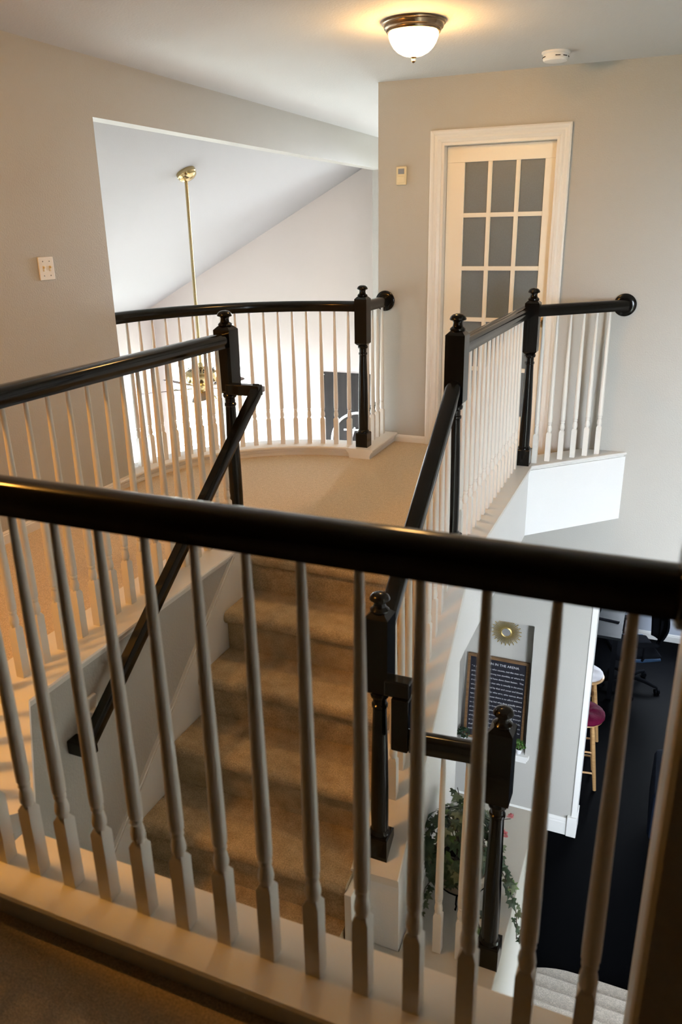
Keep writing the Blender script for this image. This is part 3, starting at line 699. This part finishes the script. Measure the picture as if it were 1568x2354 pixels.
# ------------------------------------------------------------------ ceiling fan
FX, FY = -3.84, 5.9; FZ = vault(FX)
t = thing('ceiling_fan', 'brass ceiling fan with dark blades hanging on a long rod in the tall room', 'fan', (FX, FY, FZ))
tilt = math.atan(SL)
bm = bmesh.new(); lathe(bm, [(0, .0), (.082, .0), (.084, -.006), (.084, -.03), (.078, -.038), (.074, -.052), (.055, -.066), (.03, -.074), (0, -.076)], 30, Matrix.Rotation(-tilt, 4, 'Y')); obj('canopy', bm, M_BRASS, t, smooth=True, angle=30)
ZM = .30-FZ
bm = bmesh.new(); tube(bm, [(0, 0, -.06), (0, 0, ZM+.12)], .0135, 12); obj('downrod', bm, M_BRASS, t, smooth=True)
bm = bmesh.new(); lathe(bm, [(0, .13), (.022, .13), (.024, .10), (.03, .095), (.05, .088), (.085, .082), (.125, .062), (.140, .05), (.145, .035), (.148, .02), (.146, -.015), (.140, -.03), (.12, -.04), (.09, -.055), (0, -.058)], 36, Matrix.Translation((0, 0, ZM))); mo = obj('motor_housing', bm, M_BRASS, t, smooth=True, angle=30)
bm = bmesh.new()
for i in range(24):
    box(bm, .095, .118, -.004, .004, .079, .082, Matrix.Translation((0, 0, ZM)) @ Matrix.Rotation(2*PI*i/24, 4, 'Z') @ Matrix.Translation((0, 0, -.006)) @ Matrix.Rotation(math.radians(22), 4, 'Y') @ Matrix.Translation((-.033, 0, .042)))
o = obj('vent_slots', bm, M_DKP, t); o['kind'] = 'stuff'
bm = bmesh.new(); lathe(bm, [(0, -.055), (.05, -.056), (.055, -.07), (.05, -.085), (.04, -.09), (.038, -.15), (.048, -.16), (.05, -.18), (.03, -.195), (0, -.2)], 24, Matrix.Translation((0, 0, ZM))); obj('light_kit', bm, M_BRASS, t, smooth=True, angle=30)
bm = bmesh.new()
prism(bm, [(.20, -.045), (.24, -.058), (.54, -.066), (.58, -.058), (.60, -.03), (.60, .03), (.58, .058), (.54, .066), (.24, .058), (.20, .045)], -.003, .003)
bm.transform(Matrix.Rotation(math.radians(11), 4, 'X')); blade0 = obj('fan_blade', bm, M_BLADE, t, bevel=.001)
bm = bmesh.new(); box(bm, .09, .25, -.018, .018, -.002, .003); box(bm, .22, .27, -.04, .04, .0032, .006); iron0 = obj('blade_iron', bm, M_BRASS, blade0)
for i in range(5):
    b_ = blade0 if i == 0 else blade0.copy()
    if i:
        COL.objects.link(b_); b_.parent = t; c = iron0.copy(); COL.objects.link(c); c.parent = b_
    b_.location = (0, 0, ZM-.095); b_.rotation_euler = (0, 0, math.radians(12+72*i))
for i in range(3):
    a = math.radians(20+120*i); ca, sa = math.cos(a), math.sin(a)
    bm = bmesh.new(); tube(bm, [(.04*ca, .04*sa, ZM-.165), (.08*ca, .08*sa, ZM-.15), (.11*ca, .11*sa, ZM-.175), (.12*ca, .12*sa, ZM-.20)], .009, 8); arm = obj('lamp_arm', bm, M_BRASS, t, smooth=True)
    bm = bmesh.new(); lathe(bm, [(.022, 0), (.03, -.02), (.042, -.06), (.055, -.10), (.05, -.10), (.036, -.058), (.018, -.004)], 20, Matrix.Translation((.12*ca, .12*sa, ZM-.195)) @ Matrix.Rotation(math.radians(18), 4, Vector((-sa, ca, 0)))); obj('lamp_shade', bm, M_BULB, arm, smooth=True)

# ------------------------------------------------------------------ plank sign on the gable wall
t = thing('wooden_plaque', 'dark plank plaque with a white ring and letter on the gable wall', 'plaque', (-3.55, 9.0, -0.75))
for i in range(5):
    bm = bmesh.new(); box(bm, -.493+.197*i, -.493+.197*i+.194, -.022-.002*(i % 2), -.001, -.60, .585); obj('plank', bm, M_PLANK, t, bevel=.002)
bm = bmesh.new(); pts = [(.02+.39*math.cos(2*PI*i/48), -.028, -.30+.39*math.sin(2*PI*i/48)) for i in range(49)]
tube(bm, pts, .017, 8); obj('ring', bm, M_PLASTIC, t, smooth=True)
bm = bmesh.new()
tube(bm, [(-.20, -.03, -.14), (.0, -.03, -.13), (.14, -.03, -.14)], .012, 8); tube(bm, [(-.05, -.03, -.10), (-.10, -.03, -.26), (-.17, -.03, -.42)], .012, 8)
tube(bm, [(-.20, -.03, -.30), (-.17, -.03, -.40), (-.07, -.03, -.395)], .011, 8); tube(bm, [(.14, -.03, -.14), (.05, -.03, -.28), (.13, -.03, -.42), (-.05, -.03, -.46)], .012, 8)
obj('letter', bm, M_PLASTIC, t, smooth=True)
for sx in (-.465, .46):
    for sz in (-.46, .555):
        bm = bmesh.new(); lathe(bm, [(.007, .023), (.006, .027), (0, .028)], 8, Matrix.Translation((sx, 0, sz)) @ Matrix.Rotation(PI/2, 4, 'X')); obj('nail', bm, M_PLASTIC, t)

# ------------------------------------------------------------------ niche: sunburst mirror, framed quotation, pots
YB = YD+.155
t = thing('sunburst_mirror', 'small gold sunburst mirror on the back of the niche', 'mirror', (-0.952, YB, -1.545))
bm = bmesh.new(); lathe(bm, [(0, .012), (.036, .012)], 28, Matrix.Rotation(PI/2, 4, 'X'), cap=False); obj('mirror_glass', bm, M_MIRROR, t)
bm = bmesh.new(); lathe(bm, [(.034, .004), (.034, .016), (.039, .020), (.045, .016), (.046, .004)], 32, Matrix.Rotation(PI/2, 4, 'X'), cap=False); obj('frame_ring', bm, M_GOLD, t, smooth=True)
meshes = []
for L in (.106, .124):
    bm = bmesh.new(); vs = [(.040, -.0022), (L-.006, -.0032), (L, 0), (L-.006, .0032), (.040, .0022)]
    a = [bm.verts.new((x, -.006, z)) for x, z in vs]; b = [bm.verts.new((x, -.011, z)) for x, z in vs]
    bm.faces.new(a); bm.faces.new(b[::-1])
    for i in range(5): bm.faces.new((a[i], b[i], b[(i+1) % 5], a[(i+1) % 5]))
    bmesh.ops.recalc_face_normals(bm, faces=bm.faces[:]); me = bpy.data.meshes.new('ray'); bm.to_mesh(me); bm.free(); me.materials.append(M_GOLD); meshes.append(me)
for i in range(44):
    o = bpy.data.objects.new('ray', meshes[i % 2]); COL.objects.link(o); o.parent = t; o.rotation_euler = (0, 2*PI*i/44, 0)

SW, SH = 0.50, 0.775
t = thing('framed_sign', 'framed black quotation board headed in the arena, leaning in the niche', 'sign', (-0.998, YD+.084, NZ0+.0225))
t.rotation_euler = (math.radians(-4.2), 0, 0)
boxo('sign_face', -SW/2+.015, SW/2-.015, -.004, .004, .015, SH-.015, M_SIGN, t)
bm = bmesh.new()
fr = [(-SW/2, 0), (SW/2, 0), (SW/2, SH), (-SW/2, SH)]; fi = [(-SW/2+.022, .022), (SW/2-.022, .022), (SW/2-.022, SH-.022), (-SW/2+.022, SH-.022)]
def ring(pts, y): return [bm.verts.new((x, y, z)) for x, z in pts]
o0, o1, i0, i1 = ring(fr, -.018), ring(fr, .010), ring(fi, -.018), ring(fi, .010)
for k in range(4):
    j = (k+1) % 4
    bm.faces.new((o0[k], o0[j], i0[j], i0[k])); bm.faces.new((o1[k], i1[k], i1[j], o1[j])); bm.faces.new((o0[k], o1[k], o1[j], o0[j])); bm.faces.new((i0[k], i0[j], i1[j], i1[k]))
obj('frame', bm, M_FRAMEW, t, bevel=.002)
def text_mesh(s, width, size):
    c = bpy.data.curves.new('t', 'FONT'); c.body = s; c.size = size; c.resolution_u = 2
    o = bpy.data.objects.new('t', c); COL.objects.link(o)
    dg = bpy.context.evaluated_depsgraph_get(); me = bpy.data.meshes.new_from_object(o.evaluated_get(dg))
    bpy.data.objects.remove(o); bpy.data.curves.remove(c)
    xs = [v.co.x for v in me.vertices]; w = max(xs)-min(xs); k = width/w; m0 = min(xs)
    for v in me.vertices: v.co.x = (v.co.x-m0)*k
    return me
def lettering(name, lines, parent):
    bm = bmesh.new()
    for s, x, z, w, sz in lines:
        me = text_mesh(s, w, sz)
        n0 = len(bm.verts); bm.from_mesh(me); bm.verts.ensure_lookup_table()
        for v in bm.verts[n0:]: v.co = Vector((x+v.co.x, -.0046, z+v.co.y))
        bpy.data.meshes.remove(me)
    me = bpy.data.meshes.new(name); bm.to_mesh(me); bm.free(); me.materials.append(M_INK)
    o = bpy.data.objects.new(name, me); COL.objects.link(o); o.parent = parent; return o
lettering('heading', [('THE MAN IN THE ARENA', -.165, .700, .335, .030)], t)
LN = ['" It is not the critic who counts, not the man who', 'points out how the strong man stumbles, or where the', 'doer of deeds could have done them better.  The', 'credit belongs to the man who is actually in the arena,', 'whose face is marred by dust and sweat and blood,', 'who strives valiantly; who errs, who comes short', 'again and again, because there is no effort without', 'error and shortcoming; but who does actually strive', 'to do the deeds; who knows great enthusiasms, the', 'greatest devotions; who spends himself in a worthy', 'cause; who at the best knows in the end the triumph', 'of high achievement, and who at the worst, if he fails,', 'at least fails while daring greatly, so that his dare', 'shall never be with those cold and timid souls who', 'neither know victory nor defeat."']
for i, s_ in enumerate(LN): lettering('text_line', [(s_, -.215, .655-.0415*i, .43 if i < 14 else .27, .021)], t)

def small_pot(name, label, x, y, z, leafm, kind, group=None):
    t = thing(name, label, 'plant', (x, y, z), 0, group)
    bm = bmesh.new(); lathe(bm, [(0, 0), (.016, 0), (.019, .004), (.027, .042), (.0275, .046), (.024, .046), (.022, .040), (0, .040)], 20); obj('pot', bm, M_WPOT, t, smooth=True, angle=35)
    bm = bmesh.new(); lathe(bm, [(0, .0405), (.0218, .0405), (.0, .043)], 14, cap=False); obj('soil', bm, M_SOIL, t)
    bm = bmesh.new(); rnd = random.Random(sum(map(ord, label))); stems = bmesh.new()
    n = 150 if kind == 'bush' else 26
    for i in range(n):
        if kind == 'bush':
            th, ph = rnd.uniform(0, 2*PI), rnd.uniform(0, .95*PI/1.3); r = .052*rnd.uniform(.5, 1)
            c = Vector((r*math.cos(th)*math.sin(ph)*1.15, r*math.sin(th)*math.sin(ph), .082+r*math.cos(ph)*.8)); s = .010
        else:
            th = rnd.uniform(0, 2*PI); r = rnd.uniform(.0, .038); c = Vector((r*math.cos(th), r*math.sin(th), rnd.uniform(.055, .105))); s = .013
        if i % (10 if kind == 'bush' else 3) == 0: tube(stems, [(0, 0, .038), c*.5+Vector((0, 0, .025)), c], .0011, 5)
        q = Matrix.Translation(c) @ Matrix.Rotation(rnd.uniform(0, 6.28), 4, 'Z') @ Matrix.Rotation(rnd.uniform(-1, 1), 4, 'X') @ Matrix.Rotation(rnd.uniform(-1, 1), 4, 'Y')
        vs = [bm.verts.new(q @ Vector(p)) for p in ((0, -s, 0), (s*.7, -s*.2, .002), (s*.5, s*.6, .001), (0, s, -.002), (-s*.5, s*.6, .001), (-s*.7, -s*.2, .002))]
        bm.faces.new(vs)
    obj('stems', stems, M_STEM, t)
    o = obj('leaves', bm, leafm, t); o['kind'] = 'stuff'
small_pot('potted_plant', 'tiny dark green plant in a white cup at the left end of the niche sill', -1.232, YD+.005, NZ0+.0205, M_IVY, 'bush')
small_pot('potted_plant', 'tiny bright bushy plant in a white pot at the right end of the niche sill', -0.766, YD+.005, NZ0+.0205, M_BOX, 'bush')
small_pot('potted_plant', 'small yellow green seedling in a white pot at the far end of the ledge', -0.635, 3.055, -1.17, M_YELG, 'few')

# ------------------------------------------------------------------ ivy on the ledge
IX, IY, IZ = -0.565, 2.575, -1.168
t = thing('ivy_plant', 'large trailing ivy with pink flowers in a tan pot on the stair ledge', 'plant', (IX, IY, IZ))
bm = bmesh.new(); lathe(bm, [(0, .05), (.085, .05), (.10, .058), (.125, .10), (.135, .15), (.132, .165), (.120, .165), (.118, .15), (0, .145)], 28); obj('pot', bm, M_POT, t, smooth=True, angle=35)
bm = bmesh.new(); lathe(bm, [(0, .148), (.117, .148), (0, .156)], 20, cap=False); obj('soil', bm, M_SOIL, t)
std = bmesh.new()
tube(std, [(.105*math.cos(2*PI*i/24), .105*math.sin(2*PI*i/24), .062) for i in range(25)], .004, 6)
for i in range(3):
    a = 2*PI*i/3+.6; c_, s_ = math.cos(a), math.sin(a)
    tube(std, [(.105*c_, .105*s_, .062), (.12*c_, .12*s_, .03), (.105*c_, .105*s_, .004), (.125*c_, .125*s_, .004), (.135*c_, .135*s_, .018)], .004, 6)
obj('wire_stand', std, M_DKP, t)
def leaf_mesh(m):
    pts = [(0, 0), (.35, -.12), (.62, .08), (.36, .30), (.55, .62), (.20, .55), (0, 1.05), (-.20, .55), (-.55, .62), (-.36, .30), (-.62, .08), (-.35, -.12)]
    bm = bmesh.new(); c = bm.verts.new((0, .34, .05))
    vs = [bm.verts.new((x, y, -.10*abs(x)-.12*max(0, y-.5))) for x, y in pts]
    for i in range(len(vs)): bm.faces.new((c, vs[i], vs[(i+1) % len(vs)]))
    bmesh.ops.recalc_face_normals(bm, faces=bm.faces[:]); me = bpy.data.meshes.new('leaf'); bm.to_mesh(me); bm.free(); me.materials.append(m); return me
LM = [leaf_mesh(M_IVY), leaf_mesh(M_IVY), leaf_mesh(M_IVYE), leaf_mesh(M_IVY2)]
rnd = random.Random(11)
def leaf(p, nrm, size, mi):
    if p.x < .235: p.z = max(p.z, .045)
    o = bpy.data.objects.new('leaf', LM[mi]); COL.objects.link(o); o.parent = t
    q = Vector(nrm).to_track_quat('Z', 'Y').to_matrix().to_4x4() @ Matrix.Rotation(rnd.uniform(-1.2, 1.2)+PI, 4, 'Z')
    o.matrix_local = Matrix.Translation(p) @ q @ Matrix.Scale(size, 4)
vn = bmesh.new()
for i in range(230):
    th = rnd.uniform(0, 2*PI); ph = math.acos(rnd.uniform(-.35, 1)); r = rnd.uniform(.78, 1.0)
    d_ = Vector((math.cos(th)*math.sin(ph), math.sin(th)*math.sin(ph), math.cos(ph)))
    p = Vector((d_.x*.165*r-.015, d_.y*.20*r, .225+d_.z*.175*r))
    leaf(p, d_+Vector((rnd.uniform(-.5, .5), rnd.uniform(-.5, .5), rnd.uniform(0, .7))), rnd.uniform(.034, .056), rnd.choice([0, 0, 1, 1, 2, 2, 3]) if d_.z > .2 or d_.x > .4 else rnd.choice([0, 1]))
    if i % 6 == 0: tube(vn, [(0, 0, .15), p*.5+Vector((0, 0, .12)), p], .002, 5)
for pts, n in (([(.06, -.02, .25), (.15, -.03, .23), (.215, -.05, .13), (.252, -.07, .02), (.262, -.09, -.09)], 16), ([(.06, .05, .30), (.14, .05, .26), (.18, .02, .16), (.20, -.01, .08)], 12), ([(.04, -.12, .2), (.10, -.18, .12), (.13, -.21, .04)], 9), ([(-.06, -.1, .2), (-.11, -.17, .12), (-.12, -.21, .04)], 8), ([(-.02, .06, .35), (-.06, .12, .42)], 6), ([(0, .0, .36), (.02, .08, .43)], 6)):
    P = [Vector(p) for p in pts]; tube(vn, P, .0022, 5)
    for k in range(n):
        u = k/(n-1)*(len(P)-1)*.999; i = int(u); p = P[i].lerp(P[i+1], u-i)
        leaf(p+Vector((rnd.uniform(-.014, .02), rnd.uniform(-.02, .02), rnd.uniform(-.01, .01))), (rnd.uniform(-.2, .7), rnd.uniform(-.9, .1), rnd.uniform(.4, 1)), rnd.uniform(.026, .046), rnd.choice([0, 1, 2, 3]))
obj('vines', vn, M_STEM, t)
fs = bmesh.new(); fm = []
for m in (M_PINKF, M_REDF):
    bm = bmesh.new()
    for k in range(14):
        q = Matrix.Rotation(k*2.4, 4, 'Z') @ Matrix.Rotation(-.2-.09*k, 4, 'Y')
        vs = [bm.verts.new(q @ Vector(p)) for p in ((.004, 0, 0), (.012, -.006, .002), (.019, 0, .003), (.012, .006, .002))]; bm.faces.new(vs)
    me = bpy.data.meshes.new('flower'); bm.to_mesh(me); bm.free(); me.materials.append(m); fm.append(me)
for i, (px, py, pz, m) in enumerate([(.125, .13, .40, 1), (.118, .11, .385, 0), (.142, .12, .383, 0), (.178, .09, .355, 0), (.150, .06, .30, 0), (.105, .14, .39, 1), (.158, .055, .295, 0)]):
    o = bpy.data.objects.new('flower', fm[m]); COL.objects.link(o); o.parent = t; o.location = (px, py, pz); o.rotation_euler = (.5, .2, i); o.scale = (1.25,)*3
    o['label'] = 'red flower' if m else 'pink flower'
    tube(fs, [(.07, .05, .25), (.10, .09, .32), (px, py, pz)], .0016, 5)
obj('flower_stems', fs, M_STEM, t)

# ------------------------------------------------------------------ bar stools
def stool(x, y, H, label, cl, cm, rot, R=.160, th=.058):
    t = thing('bar_stool', label, 'stool', (x, y, ZG), rot)
    bm = bmesh.new(); lathe(bm, [(0, H-.03), (.150, H-.03), (.165, H-.022), (.170, H-.012), (.166, H-.003), (.15, H), (0, H)], 36); obj('seat', bm, M_STOOL, t, smooth=True, angle=35)
    tops = []; 
    for i in range(4):
        a = PI/4+PI/2*i; p0 = Vector((.105*math.cos(a), .105*math.sin(a), H-.028)); p1 = Vector((.200*math.cos(a), .200*math.sin(a), 0.0))
        bm = bmesh.new(); tube(bm, [p1, p1.lerp(p0, .3), p1.lerp(p0, .7), p0], [.0155, .018, .018, .015], 14); obj('leg', bm, M_STOOL, t, smooth=True); tops.append((p1, p0))
    for i in range(4):
        for h in ((.25, .56) if i % 2 == 0 else (.36, .66)):
            A = tops[i][0].lerp(tops[i][1], h); B = tops[(i+1) % 4][0].lerp(tops[(i+1) % 4][1], h)
            bm = bmesh.new(); tube(bm, [A, B], .009, 10); obj('rung', bm, M_STOOL, t, smooth=True)
    bm = bmesh.new(); n, mseg = 40, 12; rings = []
    for k in range(mseg+1):
        u = k/mseg; ring_ = []
        for i in range(n):
            a = 2*PI*i/n; 
            if u < .35: r = R*(.2+.8*u/.35); z = .006*(1-u/.35)
            else:
                v = (u-.35)/.65; r = R*(1-.04*math.sin(0))*math.cos(v*PI/2)**.6 if v < 1 else 0; z = th*math.sin(v*PI/2)**.75
            z -= .042*math.exp(-(r/.04)**2) if u > .5 else 0
            if u > .35: z -= .016*abs(math.sin(2.5*a))*(r/R)*(1-(r/R))*3
            if R > .17: z -= .010*math.exp(-((u-.37)/.10)**2)*max(0, (r-.165)/.017)
            r *= 1+.012*math.sin(15*a)*(1 if .2 < u < .6 else 0)
            ring_.append(bm.verts.new((r*math.cos(a), r*math.sin(a), H+z)))
        rings.append(ring_)
    for A, B in zip(rings[:-1], rings[1:]):
        for i in range(n): bm.faces.new((A[i], A[(i+1) % n], B[(i+1) % n], B[i]))
    bmesh.ops.remove_doubles(bm, verts=bm.verts[:], dist=1e-5)
    cu = obj('seat_cushion', bm, cm, None, smooth=True, angle=180)
    cu.location = (x, y, ZG+.002); cu.rotation_euler = (0, 0, rot)
    tag(cu, cl, 'cushion', 'round tufted stool cushions')
stool(-0.330, 6.20, 0.68, 'nearer wooden bar stool beneath the burgundy cushion', 'burgundy tufted cushion on the nearer bar stool', M_BURG, .15, .182, .075)
stool(-0.385, 6.93, 0.66, 'farther wooden bar stool beneath the pale grey cushion', 'pale grey tufted cushion on the farther bar stool', M_CUSHW, .2, .158, .06)

# ------------------------------------------------------------------ office: desk, chair, papers, monitor
t = thing('desk', 'dark grey topped desk in the office beyond the opening', 'desk', (-0.7, 8.3, ZG))
boxo('desk_top', -.85, .58, -.70, .55, .72, .75, M_DESK, t, bevel=.003)
for sx in (-.80, .50):
    for sy in (-.68, .46): boxo('leg', sx, sx+.05, sy, sy+.05, 0, .72, M_DKP, t)
boxo('modesty_panel', -.75, .50, .40, .42, .30, .72, M_DKP, t)
o = boxo('paper_sheets', -.42, .08, 8.47, 8.72, ZG+.7505, ZG+.757, M_PAPER); tag(o, 'white papers lying on the far side of the desk', 'papers')
t = thing('monitor', 'small dark screen on a thin foot at the left of the desk', 'screen', (-.40, 7.98, ZG+.7505), math.radians(-8))
bm = bmesh.new(); box(bm, -.016, .012, -.16, .16, .02, .24); obj('screen_case', bm, M_DKP, t, bevel=.004)
bm = bmesh.new(); box(bm, -.024, -.0165, -.15, .15, .03, .23); o = obj('back_panel', bm, M_GREYP, t, bevel=.003); o['label'] = 'grey back panel'
bm = bmesh.new(); box(bm, .0, .24, -.02, .02, 0, .010); box(bm, -.005, .01, -.03, .03, .0, .03); obj('foot', bm, M_DKP, t, bevel=.003)

t = thing('office_chair', 'black mesh office chair on casters beside the desk', 'chair', (0.0, 7.97, ZG), math.radians(112))
bm = bmesh.new(); tube(bm, [(0, 0, .08), (0, 0, .26)], .028, 14); tube(bm, [(0, 0, .24), (0, 0, .43)], .016, 12); obj('gas_lift', bm, M_DKP, t, smooth=True, angle=40)
for i in range(5):
    a = 2*PI*i/5+.35; ca, sa = math.cos(a), math.sin(a)
    bm = bmesh.new(); tube(bm, [(.02*ca, .02*sa, .125), (.16*ca, .16*sa, .11), (.29*ca, .29*sa, .075)], [.026, .022, .015], 8); lg = obj('base_arm', bm, M_DKP, t, smooth=True)
    bm = bmesh.new(); q = Matrix.Translation((.30*ca, .30*sa, .028)) @ Matrix.Rotation(a+.6, 4, 'Z') @ Matrix.Rotation(PI/2, 4, 'Y')
    for s in (-1, 1): lathe(bm, [(0, s*.006), (.028, s*.006), (.028, s*.026), (0, s*.026)], 14, q)
    tube(bm, [(.30*ca, .30*sa, .03), (.295*ca, .295*sa, .08)], .008, 8); obj('caster', bm, M_DKP, lg)
bm = bmesh.new(); n = 10
prof = [(-.24, -.23), (.24, -.23), (.26, -.1), (.255, .15), (.22, .25), (-.22, .25), (-.255, .15), (-.26, -.1)]
prism(bm, prof, .44, .50); obj('seat', bm, M_DKP, t, bevel=.022)
for s in (-1, 1):
    bm = bmesh.new(); tube(bm, [(s*.262, -.2, .475), (s*.272, 0, .47), (s*.266, .2, .475)], [.014, .02, .014], 8)
    o = obj('seat_edge', bm, M_BLUEP, t, smooth=True); o['label'] = 'blue sheened seat edge'
bm = bmesh.new(); tube(bm, [(0, -.16, .46), (0, -.27, .50), (0, -.29, .62), (0, -.285, .80)], [.03, .028, .022, .016], 10); obj('back_spine', bm, M_DKP, t, smooth=True)
bm = bmesh.new()
for i in range(7):
    pass
cols, rows = 10, 10; V = [[None]*(cols+1) for _ in range(rows+1)]
for r_ in range(rows+1):
    for c_ in range(cols+1):
        u = c_/cols*2-1; v = r_/rows; w = .11+.13*math.sin(min(1, v*1.4)*PI/2); V[r_][c_] = bm.verts.new((u*w, -.285+.05*u*u-.03*math.sin(v*PI), .56+v*.46))
for r_ in range(rows):
    for c_ in range(cols): bm.faces.new((V[r_][c_], V[r_][c_+1], V[r_+1][c_+1], V[r_+1][c_]))
o = obj('backrest', bm, M_DKP, t, smooth=True); so = o.modifiers.new('solid', 'SOLIDIFY'); so.thickness = .02
for s in (-1, 1):
    bm = bmesh.new(); tube(bm, [(s*.27, 0, .46), (s*.31, 0, .52), (s*.31, .0, .66)], .014, 8); box(bm, s*.31-.035, s*.31+.035, -.12, .14, .66, .69); obj('armrest', bm, M_DKP, t, bevel=.008)

# dark blue chair just left of the near wall end
t = thing('armchair', 'dark blue rounded armchair edge showing beside the near right wall', 'chair', (0.735, 5.78, ZG), math.radians(180))
bm = bmesh.new(); box(bm, -.34, .34, -.32, .34, .14, .42); obj('seat', bm, M_NAVY, t, bevel=.05)
bm = bmesh.new(); box(bm, -.36, .36, .24, .40, .30, .86); obj('backrest', bm, M_NAVY, t, bevel=.07)
for s in (-1, 1):
    bm = bmesh.new(); box(bm, s*.40-.06, s*.40+.06, -.30, .36, .14, .60); obj('armrest', bm, M_NAVY, t, bevel=.05)
    for sy in (-.26, .28):
        bm = bmesh.new(); tube(bm, [(s*.36, sy, 0), (s*.34, sy, .15)], [.014, .02], 8); obj('leg', bm, M_DKP, t)
